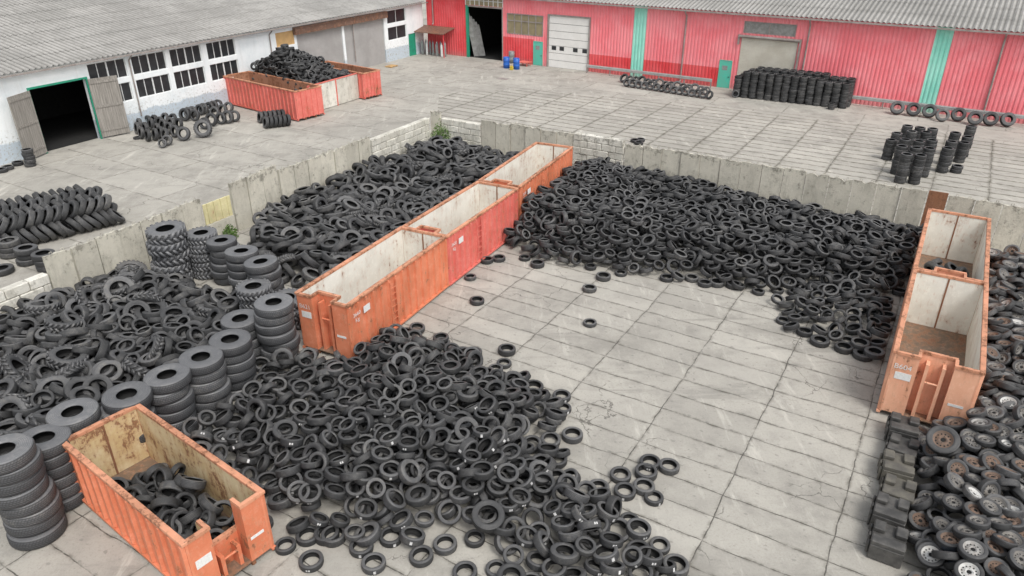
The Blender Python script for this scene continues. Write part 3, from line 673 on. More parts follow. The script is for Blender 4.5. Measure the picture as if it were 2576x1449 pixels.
def container(FL,BL,W,H,paint,lin,label,group,num=None,num2=None,ladder=True,recess=True,lipdoor=False,cwf=.30):
    d=Vector((BL.x-FL.x,BL.y-FL.y,0)); L=d.length; rz=math.atan2(d.y,d.x)
    c=empty('roll_off_container',(FL.x,FL.y,0),rz,label,'container',group)
    EXC.append(((Matrix.Translation((FL.x,FL.y,0))@Matrix.Rotation(rz,4,'Z')).inverted(),L,W))
    T=.06; z0=.18
    for sgn,yo in ((1,0),(-1,-W)):
        s=MB(); y0,y1=(yo-T,yo) if sgn>0 else (yo,yo+T)
        s.box(.0,L,y0,y1,z0,H-.1)
        n=int(L/.48)
        for i in range(n+1):
            x=.06+(L-.2)*i/n; ya=yo+.001*sgn; yb=yo+.085*sgn
            s.add([(x-.03,ya,z0),(x+.11,ya,z0),(x+.08,yb,z0+.05),(x,yb,z0+.05),(x-.03,ya,H-.12),(x+.11,ya,H-.12),(x+.08,yb,H-.16),(x,yb,H-.16)],[(0,1,2,3),(7,6,5,4),(0,3,7,4),(3,2,6,7),(2,1,5,6)])
        s.box(-.01,L+.01,yo-.03,yo+.085,z0-.08,z0-.002) if sgn>0 else s.box(-.01,L+.01,yo-.085,yo+.03,z0-.08,z0-.002)
        s.obj('side_wall',paint,c)
        r=MB()
        if sgn>0: r.box(-.03,L+.03,yo-T-.02,yo+.08,H-.099,H)
        else: r.box(-.03,L+.03,yo-.08,yo+T+.02,H-.099,H)
        r.obj('top_rail','rim_or',c,bevel=.012)
        l=MB()
        if sgn>0: l.box(T+.01,L-T-.01,yo-T-.012,yo-T-.003,z0+.03,H-.1)
        else: l.box(T+.01,L-T-.01,yo+T+.003,yo+T+.012,z0+.03,H-.1)
        l.obj('inner_lining',lin,c)
    f=MB(); f.box(.02,L-.02,-W+.02,-.02,z0+.001,z0+.04); f.obj('floor','cfl',c)
    e=MB(); e.box(L-T,L,-W+T+.001,-T-.001,z0+.041,H-.1); e.box(L+.001,L+.06,-W/2-.08,-W/2+.08,z0,H-.1)
    for q in (.25,.5,.75): e.box(L+.001,L+.05,-W+.1,-W/2-.1,z0+(H-z0)*q-.05,z0+(H-z0)*q+.05); e.box(L+.001,L+.05,-W/2+.1,-.1,z0+(H-z0)*q-.05,z0+(H-z0)*q+.05)
    e.obj('rear_door',paint,c)
    r=MB(); r.box(L-T-.03,L+.05,-W+T+.021,-T-.021,H-.098,H-.002); r.obj('top_rail','rim_or',c)
    l=MB(); l.box(L-T-.012,L-T-.003,-W+T+.02,-W/2-.03,z0+.05,H-.11); l.box(L-T-.012,L-T-.003,-W/2+.03,-T-.02,z0+.05,H-.11); l.obj('inner_lining',lin,c)
    l=MB(); l.box(L-T-.03,L-T-.001,-W/2-.028,-W/2+.028,z0+.05,H-.1); l.obj('door_seam','rustm',c)
    e=MB(); cw=W*cwf; rc=.42 if recess else 0; hl=H if not lipdoor else H*.55
    if recess:
        e.box(0,T,-cw,-T-.001,z0+.041,H-.1); e.box(0,T,-W+T+.001,-W+cw,z0+.041,H-.1)
        e.box(T+.001,rc-.001,-cw,-cw+T,z0+.041,H-.1); e.box(T+.001,rc-.001,-W+cw-T,-W+cw,z0+.041,H-.1)
        e.box(rc,rc+T,-W+cw-T,-cw+T,z0+.041,hl-.1)
        e.box(.12,rc-.002,-W/2-.28,-W/2-.18,z0,hl-.3); e.box(.12,rc-.002,-W/2+.18,-W/2+.28,z0,hl-.3)
        e.tube((.16,-W/2-.18,hl*.62),(.16,-W/2+.18,hl*.62),.035,8)
    else:
        e.box(0,T,-W+T+.001,-T-.001,z0+.041,H-.1)
        for q in (.2,.4,.6,.8): e.box(-.05,-.001,-W*q-.05,-W*q+.05,z0,H-.1)
    e.obj('front_end',paint,c)
    if recess:
        r=MB(); r.box(-.03,T+.02,-cw-.02,-.081,H-.098,H-.003); r.box(T-.01,rc-.02,-cw-.02,-cw+T+.02,H-.097,H-.004); r.obj('top_rail','rim_or',c)
        r=MB(); r.box(-.03,T+.02,-W+.081,-W+cw+.02,H-.098,H-.003); r.box(T-.01,rc-.02,-W+cw-T-.02,-W+cw+.02,H-.097,H-.004); r.obj('top_rail','rim_or',c)
        r=MB(); r.box(rc-.019,rc+T+.03,-W+cw-T,-cw+T,hl-.099,hl+.001); r.obj('top_rail','rim_or',c)
    else: r=MB(); r.box(-.03,T+.02,-W+.081,-.081,H-.098,H-.003); r.obj('top_rail','rim_or',c)
    l=MB()
    if recess: l.box(rc+T+.003,rc+T+.011,-W+cw-T,-cw+T,z0+.05,hl-.11); l.box(T+.003,T+.01,-cw+T+.01,-T-.01,z0+.05,H-.11); l.box(T+.003,T+.01,-W+T+.01,-W+cw-T-.01,z0+.05,H-.11); l.box(T+.02,rc+T,-cw+T+.003,-cw+T+.01,z0+.05,H-.11); l.box(T+.02,rc+T,-W+cw-T-.01,-W+cw-T-.003,z0+.05,H-.11)
    else: l.box(T+.003,T+.01,-W+T+.01,-T-.01,z0+.05,H-.11)
    l.obj('inner_lining',lin,c)
    for y in (-W/2-.5,-W/2+.5):
        k=MB(); k.box(.05,L-.05,y-.05,y+.05,.02,z0-.005); k.obj('skid_rail','rustm',c)
    for y in (-.25,-W+.25):
        k=MB(); k.tube((L-.25,y-.12,.1),(L-.25,y+.12,.1),.1,12); k.obj('roller','rustm',c)
    if ladder:
        k=MB(); x=L*.36; y=-W-.13
        k.box(x,x+.05,y,y+.04,.5,H-.25); k.box(x+.38,x+.43,y,y+.04,.5,H-.25)
        z=.62
        while z<H-.3: k.tube((x+.05,y+.02,z),(x+.38,y+.02,z),.016,6); z+=.27
        k.obj('ladder',paint,c)
    lab=MB(); lab.box(.82,1.2,-W-.098,-W-.09,H-.72,H-.45); lab.obj('label_plate','white_label',c)
    if recess:
        lab=MB(); lab.box(-.012,-.004,-cw*.85,-cw*.2,H-.98,H-.72); lab.obj('label_plate','white_label',c)
        lab=MB(); lab.box(-.012,-.004,-W+cw*.25,-W+cw*.85,H*.42,H*.42+.09); lab.obj('label_plate','white_label',c)
    if num: text(c,num,.25,(-.008,-.06,H-.6),(math.pi/2,0,-math.pi/2))
    if num2:
        text(c,num2,.22,(.2,-W-.092,H-.62),(math.pi/2,0,0)); text(c,'Kg',.22,(.3,-W-.092,H-.85),(math.pi/2,0,0))
    return c
gr='containers standing end to end between the tyre bays'
C1=container(G(745,735,2.5),G(1010,570,2.5),2.25,2.5,'or','inw','orange container numbered B621 at the near end of the middle row',gr,'B621','3660')
C2=container(G(1014,569,2.5),G(1203,455,2.5),2.25,2.5,'rd','inw','red container in the middle of the row of three',gr,None,'3600')
C3=container(G(1207,452,2.5),G(1350,357,2.5),2.25,2.5,'or','inw','orange container at the far end of the middle row by the back wall',gr,None,'3500')
C4=container(G(2254,882,2.5),G(2303,676,2.5),2.4,2.5,'or2','inw','pale orange container numbered B604 with rusty lining beside the rim wheels',gr,'B604',None)
C5=container(G(2303,673,2.5),G(2340,524,2.5),2.4,2.5,'or2','inw','pale orange container against the back wall on the right with few tyres inside',gr)
C6=container(G(462,1366,2.1),G(155,1108,2.1),2.1,2.1,'or','iny','orange container with yellowed rusty lining half full of car tyres at bottom left',None,None,None,ladder=False,lipdoor=True)
text(C6,'3600',.2,(.25,-2.1-.092,1.45),(math.pi/2,0,0))
RC1=container(G(742,229,2.4),G(561,190,2.4),2.5,2.4,'rd','inr','empty red container set against the white workshop in front of the tall tyre heap',None,recess=False,ladder=False)
RC2=container(G(914,184,2.3),G(914,184,2.3)+(G(561,190,2.4)-G(742,229,2.4)).normalized()*7,1.9,2.3,'rd','inr','red container mostly hidden behind the tall tyre heap',None,recess=False,ladder=False)
bwf=Frame(G0(784,286),G0(912,246)); bw=empty('bay_wall',bwf.A,bwf.rz,'pale plate barrier holding the tall tyre heap beside the red container','wall')
for i in range(2):
    mb=MB(); a=bwf.L*i/2; b_=bwf.L*(i+1)/2; mb.box(a+.06,b_-.06,0,.1,.05,2.15); mb.obj('wall_plate','block',bw)
mb=MB()
for x in (0,bwf.L/2,bwf.L): mb.box(x-.055,x+.055,-.04,.14,0,2.2)
mb.box(.0,bwf.L,-.03,.13,2.151,2.22); mb.obj('red_frame','rd',bw)
# ------------------------------------------------------------ stack places first (the heaps keep clear of them)
BS=[(20,1118,8,'b1','the tall stack cut by the left frame edge'),(112,1098,6,'b1','the second stack from the left edge'),(183,1040,6,'b1','the third large stack, behind the bottom left container'),
 (310,992,6,'b1','the fourth large stack from the left'),(410,945,6,'b1','the fifth large stack from the left'),(502,897,6,'b1','the sixth large stack from the left'),(573,851,6,'b1','the seventh large stack, nearest the front heap'),
 (630,800,5,'b1','the stack behind the seventh stack'),(664,758,7,'b1','the stack with a wide pale top near the B621 container'),(722,748,3,'o2','the low lugged stack touching the B621 container'),(640,715,4,'o2','the lugged stack behind the wide pale top')]
FS=[(658,658,6,'b1','the stack at the right end of the far row'),(608,630,6,'b1','the fourth stack of the far row'),(553,602,6,'b2','the third stack of the far row'),(496,588,5,'o2','the second stack of the far row'),(425,572,5,'o1','the earthmover stack at the left end of the far row')]
SPOT=[]
for L_ in (BS,FS):
    for px,py,n,k,d in L_:
        p=G(px,py,n*TY[k]['W']); SPOT.append((p.x,p.y,n,k,d,L_ is FS))
for k in range(30):
    for i in range(len(SPOT)):
        for j in range(i):
            a_,b_=SPOT[i],SPOT[j]; dx,dy=a_[0]-b_[0],a_[1]-b_[1]; dd=math.hypot(dx,dy); need=(TY[a_[3]]['R']+TY[b_[3]]['R'])*.93
            if dd<need:
                m_=(need-dd)/2/dd; SPOT[i]=(a_[0]+dx*m_,a_[1]+dy*m_)+a_[2:]; SPOT[j]=(b_[0]-dx*m_,b_[1]-dy*m_)+b_[2:]
for s_ in SPOT: CIRC.append((s_[0],s_[1],TY[s_[3]]['R']))
# ------------------------------------------------------------ heaps
def yp_(a,b): p=BW.P(a,-b); return (p.x,p.y)
def smooth(x): x=max(0,min(1,x)); return x*x*(3-2*x)
def g2(px,py,z=0): p=G(px,py,z); return (p.x,p.y)
back_poly=[yp_(12.0,.5),yp_(31.2,.5),yp_(31.2,3.5),yp_(31.0,7.0),g2(2225,765),g2(2080,742),g2(1900,742),g2(1760,712),g2(1650,705),g2(1560,692),g2(1420,680),g2(1290,640),g2(1240,610)]
SK=(0,1,2,11,12)
def hb(x,y,d):
    r=Vector((x,y,0))-BW.A; b=-r.dot(BW.n); a=r.dot(BW.d)
    d1=dedge(x,y,back_poly,skip=SK)
    k=smooth((a-15)/12)
    return min(.5*d1, 1.45-.35*k, .72-.47*k+.27*b)
allcar=[]
s_,l_=heap(back_poly,hb,.555,CARK,skip=SK,layers=2,probs=(.72,.94))
for t in s_: t['zone']='back'
allcar+=s_; STUFF['car']+=[(t['key'],t['mx']) for t in l_]
clump=[g2(1960,722),g2(2110,735),g2(2250,770),g2(2250,905),g2(2170,905),g2(2060,868),g2(1940,812)]
s_,l_=heap(clump,lambda x,y,d:min(.3*d,.3),.60,CARK,layers=1,edgeskip=.2)
for t in s_: t['zone']='clump'
allcar+=s_; STUFF['car']+=[(t['key'],t['mx']) for t in l_]
front_poly=[g2(1000,815),g2(1080,850),g2(1170,885),g2(1255,930),g2(1380,985),g2(1420,1080),g2(1430,1180),g2(1570,1280),g2(1650,1380),g2(1730,1500),g2(1500,1560),g2(1250,1500),g2(1205,1400),g2(1080,1350),g2(960,1405),g2(800,1370),g2(690,1350),g2(600,1290),g2(480,1180),g2(400,1090),g2(470,1010),g2(620,920),g2(760,890),g2(880,880),g2(930,850)]
FSK=(17,18,19,20,21,22)
def hfun(x,y,d):
    d0=dedge(x,y,front_poly)
    c=.8*math.exp(-((x+3.0)**2/14+(y-19.0)**2/20))+.36+.32*mn.noise(Vector((x*.4,y*.4,2)))
    return min(.5*d-.1,c,.18+.35*d0)
s_,l_=heap(front_poly,hfun,.55,CARK,margin=260,layers=2,edgeskip=.28,skip=FSK,probs=(.66,.92))
for t in s_: t['zone']='front'
allcar+=s_; STUFF['car']+=[(t['key'],t['mx']) for t in l_]
c0=bwf.P(bwf.L*.38,4.4)
tall=[tuple(bwf.P(.2,.4)[:2]),tuple(bwf.P(bwf.L-.2,.4)[:2]),tuple(bwf.P(bwf.L-.2,7.7)[:2]),tuple(bwf.P(.2,7.7)[:2])]
s_,l_=heap(tall,lambda x,y,d:max(1.9,4.45-.6*math.hypot(x-c0.x,y-c0.y)),.46,CARK+['van'],skip=(0,1,2,3),layers=4,exc=.1)
STUFF['car']+=[(t['key'],t['mx']) for t in s_+l_]
inside=lambda t:-20<t['q'][0]<2596 and -20<t['q'][1]<1470
allcar.sort(key=lambda t:(not inside(t),t['dep']))
STATE=lambda th:'lying flat' if th<.2 else ('leaning' if th<1.0 else 'standing upright')
def zone_label(t):
    if t['zone']=='front':
        q=t['q']; z='at the bottom left container' if q[0]<760 and q[1]>1050 else ('at the right end' if q[0]>1400 else ('below the B621 container' if q[1]<980 else ('on the near side' if q[1]>1250 else 'in the middle')))
        return z+' of the front heap' if 'container' not in z else z+', front heap'
    return 'in the loose clump left of the B604 container' if t['zone']=='clump' else 'in the large back heap'
NI=215
for i,t in enumerate(allcar):
    if i<NI:
        lab=t['zone']=='front' and R_()<.5 and t['key'] in LAB
        o=tyre(t['key'],t['mx'],'car_tyre',('paper-labelled ' if lab else 'black ')+'car tyre '+STATE(t['th'])+' '+zone_label(t),'tyre','car tyres heaped in the open bay')
        if lab: add_label(o,t['key'])
    else: STUFF['car'].append((t['key'],t['mx']))
sc=[(1183,697,'beside the red container'),(1200,757,'alone near the orange container ladder'),(1483,726,'alone in front of the back heap'),(1484,812,'alone in the middle of the open yard'),(1275,882,'upper of two near the heap tip'),(1268,914,'lower of two near the heap tip'),(1518,697,'at the left foot of the back heap'),(1773,713,'at the foot of the back heap'),(1845,717,'right one at the foot of the back heap'),(1413,997,'upper of two right of front heap'),(1417,1027,'lower of two right of front heap'),(1440,1096,'alone right of the front heap'),(1561,1196,'left of the small group'),(1635,1164,'top of the small group'),(1683,1174,'rightmost of the small group'),(1625,1190,'centre of the small group'),(1572,1237,'front left of the small group'),(1620,1225,'inner front of the small group'),(1645,1252,'front right of the small group'),(1505,1224,'between heap and small group'),(1660,1372,'on the near right heap edge'),(1700,1425,'bottom right corner of front heap'),(718,1372,'front left of the front heap'),(783,1412,'nearest left of the front heap'),(1060,1400,'near edge of the front heap'),(940,1418,'left part of the near heap edge'),(1320,648,'in front of the red container end'),(1352,665,'nearest at the left heap foot'),(1225,655,'touching the red container'),(1255,650,'next to the red container foot'),(1163,887,'above the front heap'),(1192,887,'upper right of the front heap'),(1190,917,'just above the front heap'),(1170,1441,'cut by the bottom frame edge'),(822,1345,'front left gap of the heap'),(1120,1370,'near middle gap of the heap')]
for x,y,d in sc:
    p=G(x,y,.1); key=random.choice(['c1','c1','c2','c3']); th=U(0,.05)
    o=place(key,p.x,p.y,tilt_axis(th,U(0,6)),'car_tyre','single flat tyre on concrete, '+d,'single tyres lying on the yard')
    if x<1700 and y>980 and R_()<.6 and key in LAB: add_label(o,key)
p=G(1228,1302,.7); place('t2',p.x,p.y,tilt_axis(.3,-1.3),'truck_tyre','larger brownish tyre on top of the front heap near the bottom edge',z=.5)
# truck heap back left
tp=[yp_(.8,1.0),yp_(10.6,1.2),yp_(11,8),yp_(12.2,17.0),g2(790,730),g2(725,735),g2(690,700),g2(640,655),yp_(.8,16.0)]
TSK=(0,1,2,3,6,7,8)
def ht(x,y,d):
    d1=dedge(x,y,tp,skip=TSK); return min(.45*d1+.05,.7+.55*mn.noise(Vector((x*.25,y*.25,3))))
s_,l_=heap(tp,ht,.74,TRK,skip=TSK,layers=1,drop=.32)
s_.sort(key=lambda t:t['dep'])
for i,t in enumerate(s_):
    if i<120:
        q=t['q']; z='far part' if q[1]<470 else ('near part' if q[1]>600 else 'middle part')
        tyre(t['key'],t['mx'],'van_tyre' if t['key']=='van' else 'truck_tyre','used truck tyre '+STATE(t['th'])+' in the '+z+' of the back left heap','tyre','truck tyres heaped in the back left bay')
    else: STUFF['truck'].append((t['key'],t['mx']))
STUFF['truck']+=[(t['key'],t['mx']) for t in l_]
# mixed heap left
mp=[(-17.6,30.2),(-15.4,29.6),(-12.0,27.4),(-9.2,26.4),(-8.6,24.6),(-9.2,22.0),(-10.6,19.8),(-12.2,17.6),(-14.4,15.6),(-18.5,14.5),(-23.2,20.6)]
def hm(x,y,d): return min(.7*d,.8+.5*mn.noise(Vector((x*.3,y*.3,8))))
s_,l_=heap(mp,hm,.60,MIXK,layers=1,edgeskip=.1)
for t in s_:
    q=t['q']; z='left part' if q[0]<250 else ('right part' if q[0]>480 else 'middle')
    k=t['key']; nm={'o3':'lugged_tyre','c1':'small_tyre','c2':'small_tyre'}.get(k,'truck_tyre' if k[0]=='t' else 'van_tyre')
    tyre(k,t['mx'],nm,('large lugged tyre ' if k=='o3' else ('small used tyre ' if k[0]=='c' else 'used tyre '))+STATE(t['th'])+' in the '+z+' of the left mixed heap','tyre','mixed tyres heaped in the left bay')
STUFF['truck']+=[(t['key'],t['mx']) for t in l_]
def fill(c,L0,L1,W,zb,h,n,lab,grp,keys):
    mw=Matrix.Translation(c.location)@Matrix.Rotation(c.rotation_euler.z,4,'Z'); pk=Packer(.8)
    for i in range(n):
        best=None; key=random.choice(keys); lay=i/n
        for t in range(12):
            x=U(L0,L1); y=-U(.42,W-.42); th=U(.1,1.3); ax=tilt_axis(th,U(0,6.28)); e=extent(key,ax)
            z=zb+e+lay*h*(1-.5*abs(x-(L0+L1)/2)/((L1-L0)/2)); p=mw@Vector((x,y,z)); mx=axis_mat(ax,p,U(0,6)); pts=ringpts(key,mx); nr=pk.near(p.x,p.y)
            pen=0 if nr is None else np.maximum(0,.16-np.sqrt(((pts[:,None]-nr[None])**2).sum(2))).sum()
            if best is None or pen<best[0]: best=(pen,mx,p,pts)
        pk.put(best[2].x,best[2].y,best[3]); tyre(key,best[1],'car_tyre' if key[0]=='c' else 'van_tyre',lab,'tyre',grp)
fill(C6,.75,4.5,2.1,.23,.85,62,'used car tyre in the heap inside the bottom left orange container','tyres inside the bottom left container',['c1','c1','c2','c3'])
fill(C5,.8,4.6,2.3,.23,.75,26,'used tyre inside the pale orange container against the back wall','tyres inside the right far container',['van','t2'])
# ------------------------------------------------------------ big stacks
def stack(P,n,keys,desc,grp,jit=.05,name='truck_tyre',z=0,tiltl=.03):
    if isinstance(keys,str): keys=[keys]
    for i in range(n):
        k=random.choice(keys); W=TY[k]['W']; z+=W*.5
        ax=tilt_axis(abs(random.gauss(0,tiltl)),U(0,6)); x=P[0]+U(-jit,jit); y=P[1]+U(-jit,jit)
        tyre(k,axis_mat(ax,Vector((x,y,z+.02)),U(0,6)),name,('top tyre of ' if i==n-1 else ('bottom tyre of ' if i==0 else 'inner tyre of '))+desc,'tyre',grp)
        z+=W*.5
for x,y,n,k,d,far in SPOT: stack((x,y),n,k,d,'tall stacks of large tyres'+(' in the far row' if far else ''),name='large_tyre',jit=.07)
# ------------------------------------------------------------ outside: left rows
fr=Frame(G0(-90,668),G0(345,560))
for lay in range(2):
    for row in range(5-lay):
        for i in range(18-lay):
            s=.2+i*.40+.2*lay+U(-.05,.05); b=.5+row*.92+.46*lay+U(-.05,.05)
            if s>fr.L-.3-.35*row: continue
            sg=1 if (row+lay)%2==0 else -1
            tl=.62+U(-.12,.12); ax=fr.d*sg*math.cos(tl)+Vector((0,0,1))*math.sin(tl)+fr.n*U(-.15,.15)
            k='t1'; P=fr.P(s,b); e=extent(k,ax); mx=axis_mat(ax,Vector((P.x,P.y,e+lay*.62)),U(0,6))
            if (lay==0 and row>0) or PX(P)[0]<-60: STUFF['truck'].append((k,mx))
            else: tyre(k,mx,'truck_tyre','truck tyre leaning in the '+('upper' if lay else 'lower front')+' layer of the laced pile outside the left wall','tyre','laced truck tyres outside the left wall')
for px,py,n,d in ((18,603,3,'the leftmost short stack outside the left wall'),(62,620,3,'the second short stack outside the left wall'),(108,635,3,'the third short stack outside the left wall'),(5,672,1,'the loose pile left of the short stacks')):
    p=G(px,py,n*.28); stack((p.x,p.y),n,'t1',d,'short truck tyre stacks outside the left wall')
for px,py,k,az,th in ((475,283,'t2',-1.9,1.35),(503,276,'t2',-1.9,1.35),(527,270,'t2',-1.9,1.35),(548,264,'t2',-1.9,1.3),(590,292,'t2',-1.7,1.35),(573,296,'t1',-1.8,1.35),(556,298,'t2',-1.8,1.3),(532,303,'t1',-1.8,1.35),(515,310,'t2',-1.8,1.3),
  (512,330,'o3',-1.5,1.2),(462,338,'t1',-1.7,1.2),(440,330,'t2',-2.2,1.3),(425,322,'t2',-2.2,1.3),(410,315,'t2',-2.2,1.3),(395,325,'t2',-2.4,1.4),(380,312,'t2',-2.4,1.4),(365,322,'t2',-2.4,1.4),(350,312,'t2',-2.4,1.4),(420,350,'van',-1.6,1.2),(408,356,'c1',-1.6,1.1),(390,338,'t2',-2.4,1.4),(372,340,'t2',-2.4,1.4),(355,334,'t2',-2.4,1.4),(435,300,'t2',-2.2,1.3),(450,312,'t2',-2.2,1.35),(415,298,'t2',-2.2,1.3),(490,290,'t2',-1.9,1.3),(540,282,'t2',-1.9,1.3),(560,276,'t2',-1.9,1.3),(575,270,'t2',-1.9,1.3),
  (465,290,'t1',-1.9,1.3),(484,281,'t2',-1.9,1.35),(512,273,'t2',-1.9,1.35),(537,267,'t2',-1.9,1.3),(430,310,'t2',-2.2,1.3),(402,308,'t2',-2.2,1.3),(388,303,'t2',-2.3,1.35),(372,305,'t2',-2.3,1.35),(402,333,'t2',-2.3,1.3),(415,338,'t2',-2.3,1.3),(345,322,'t2',-2.4,1.4)):
    ax=tilt_axis(th,az); p=G(px,py,.45); place(k,p.x,p.y,ax,'lugged_tyre' if k=='o3' else 'truck_tyre','large lugged tractor tyre leaning at the front of the cluster by the workshop' if k=='o3' else 'tyre standing in the cluster before the white workshop windows','tyres standing in front of the workshop' if k!='o3' else None)
for i in range(6):
    for r in range(2):
        p=G(655+r*14+i*11,296+r*13-i*1.2,.42); place('t2',p.x,p.y,tilt_axis(1.35,-2.5),'truck_tyre','tyre standing in the short rows at the foot of the empty red container','tyres at the foot of the red container')
for px,py,n in ((68,380,5),(45,408,1),(20,418,1),(5,425,1)):
    p=G(px,py,n*.2); stack((p.x,p.y),n,'c2','the small pile against the workshop wall at the left edge' if n>1 else 'the loose tyres by the workshop wall','tyres by the workshop wall',name='stacked_tyre')
p=G(345,346,.1); place('c3',p.x,p.y,(0,0,1),'small_tyre','small tyre lying flat at the foot of the right wooden door leaf')
for i in range(30):
    px=1570+i*7.4; py=197+i*1.1+(9 if i%2 else 0); k='van' if i%3 else 't2'; p=G(px,py,.4)
    place(k,p.x,p.y,tilt_axis(U(.9,1.25),U(-2.5,-1.7)),'van_tyre','tyre leaning in the row left of the teal door, before the red wall','tyres leaning left of the teal door')
ORD=['first','second','third','fourth','fifth','sixth','seventh','eighth']
for i,(px,py) in enumerate(((2257,273),(2298,277),(2338,281),(2371,290),(2411,290),(2453,299),(2492,301),(2535,303))):
    k='t4' if i!=3 else 't1'; p=G(px,py,.48); place(k,p.x,p.y,tilt_axis(1.05,-1.9+U(-.25,.15)),'truck_tyre',ORD[i]+' truck tyre from the left leaning in the row under the right teal stripe','truck tyres leaning under the right teal stripe')
f0=Frame(G0(1852,243),G0(2118,272)); nst=14
for i in range(nst):
    n=10 if i<11 else 9
    if i==0: n=8
    P=f0.P(f0.L*i/(nst-1),U(-.04,.04)); side='left' if i<5 else ('middle' if i<10 else 'right')
    stack(P,n,'c2','a front row stack before the roller door, '+side+' third','tyre stacks before the roller door',name='stacked_tyre',jit=.03,tiltl=.015)
    for rr in (1,2):
        P=f0.P(f0.L*i/(nst-1)+.2,.70*rr); z=0
        for q in range(n+(0 if i<2 else 1)):
            STUFF['car'].append(('c2',axis_mat(Vector((0,0,1)),Vector((P.x,P.y,z+.12)),U(0,6)))); z+=.225
p=G(1850,236,.33); place('c1',p.x,p.y,tilt_axis(1.3,-1.7),'stacked_tyre','single tyre leaning against the left stack before the roller door')
p=G0(2090,275); stack(p,3,'c3','the low stack of three before the roller door stacks','tyre stacks before the roller door',name='stacked_tyre')
for px,py,n,g_ in ((2263,466,8,'A'),(2298,469,8,'A'),(2252,444,8,'A'),(2286,448,8,'A'),(2320,450,8,'A'),(2230,408,6,'A'),(2262,416,7,'A'),(2298,421,7,'A'),(2330,418,7,'A'),(2245,390,6,'A'),(2280,394,7,'A'),(2316,396,7,'A'),(2272,370,6,'A'),(2303,375,6,'A'),(2335,378,6,'A'),
  (2368,440,7,'B'),(2404,441,2,'B'),(2378,422,7,'B'),(2411,415,6,'B'),(2388,398,7,'B'),(2420,400,6,'B'),(2428,380,7,'B')):
    p=G0(px,py-7); stack(p,n,'c2','a stack in the '+('left' if g_=='A' else 'right')+' group standing free behind the back wall','free standing tyre stacks, '+('left' if g_=='A' else 'right')+' group',name='stacked_tyre',jit=.02,tiltl=.015)
for px,py in ((1597,354),(1612,352),(1607,360)):
    p=G(px,py,.1); place('c1',p.x,p.y,(0.05,0,1),'small_tyre','flat tyre lying beyond the back wall near the middle','flat tyres beyond the back wall')
# ------------------------------------------------------------ rim wheels heap
M['r_steel']=plain('dark_steel_rim',(.16,.155,.148),(.23,.21,.185),12,.6,.1); M['r_rust']=plain('brown_rusty_rim',(.15,.108,.085),(.21,.135,.095),9,.85); M['r_silver']=plain('dull_silver_rim',(.36,.355,.34),(.27,.25,.23),8,.55,.1); M['r_white']=plain('white_rim',(.58,.58,.56),(.45,.43,.4),8,.6); M['hole']=plain('rim_hole',(.008,.008,.008),(.008,.008,.008)); M['r_blue']=plain('blue_rim',(.03,.18,.42),(.05,.14,.3),8,.4)
def steel(m,Ri=.218,W=.19):
    b=MB(); b.lathe([(Ri+.012,.40*W),(Ri-.004,.42*W),(Ri-.02,.30*W),(Ri-.05,.08*W),(Ri-.055,.02),(Ri*.62,.02),(Ri*.5,.048),(Ri*.3,.05),(Ri*.28,.03),(.0,.03)],24)
    b.lathe([(Ri-.05,.0),(Ri-.02,-.3*W),(Ri+.01,-.42*W)],24); b.lathe([(Ri-.06,.012),(0,.012)],20)
    for i in range(12):
        a=2*math.pi*i/12; r=Ri*.69; c,s=math.cos(a),math.sin(a)
        b.add([(r*c+.02*math.cos(q),r*s+.02*math.sin(q),.024) for q in [k*math.pi/3 for k in range(6)]],[(0,1,2,3,4,5)],1)
    for i in range(4):
        a=2*math.pi*i/4; r=Ri*.40; b.add([(r*math.cos(a)+.01*math.cos(q),r*math.sin(a)+.01*math.sin(q),.053) for q in [k*math.pi/3 for k in range(6)]],[(0,1,2,3,4,5)],1)
    b.add([(Ri*.24*math.cos(q),Ri*.24*math.sin(q),.034) for q in [k*math.pi/5 for k in range(10)]],[tuple(range(10))],1)
    return b.mesh('steel_rim',[m,'hole'])
def alloy(m,Ri=.218,W=.19,ns=5):
    b=MB(); b.lathe([(Ri+.012,.40*W),(Ri-.004,.43*W),(Ri-.018,.36*W),(Ri-.028,.1*W),(Ri-.03,-.2*W),(Ri+.01,-.42*W)],24); b.lathe([(.0,.06),(.045,.06),(.05,.04),(.05,-.01)],14)
    b.lathe([(Ri-.03,-.02),(0,-.02)],18,1)
    for i in range(ns):
        a=2*math.pi*i/ns; c,s=math.cos(a),math.sin(a)
        def T(x,y,z): return (x*c-y*s,x*s+y*c,z)
        b.add([T(.03,-.022,.02),T(.03,.022,.02),T(Ri-.01,.03,.02),T(Ri-.01,-.03,.02),T(.03,-.018,.055),T(.03,.018,.055),T(Ri-.015,.024,.066),T(Ri-.015,-.024,.066)],[(0,3,2,1),(4,5,6,7),(0,1,5,4),(1,2,6,5),(2,3,7,6),(3,0,4,7)])
    return b.mesh('alloy_rim',[m,'hole'])
RIMS=[('grey steel rim',steel('r_steel')),('rusty brown rim',steel('r_rust')),('dull five-spoke rim',alloy('r_silver')),('dull silver rim',steel('r_silver')),('dark many-spoke rim',alloy('r_steel',ns=8)),('white steel rim',steel('r_white')),('bright blue rim',steel('r_blue'))]
def rimwheel(key,mx,ri,label,group,name='rim_wheel'):
    e=bpy.data.objects.new(name,None); COL.objects.link(e); e.matrix_world=mx; tag(e,label,'wheel',group)
    ty=bpy.data.objects.new('tyre',TY[key]['mesh']); COL.objects.link(ty); ty.parent=e
    rr=bpy.data.objects.new('rim',RIMS[ri][1]); COL.objects.link(rr); rr.parent=e
    k=TY[key]['Ri']/.215; rr.scale=(k,k,TY[key]['W']/.19)
def cpt(c,x,y):
    p=Matrix.Translation(c.location)@Matrix.Rotation(c.rotation_euler.z,4,'Z')@Vector((x,y,0)); return (p.x,p.y)
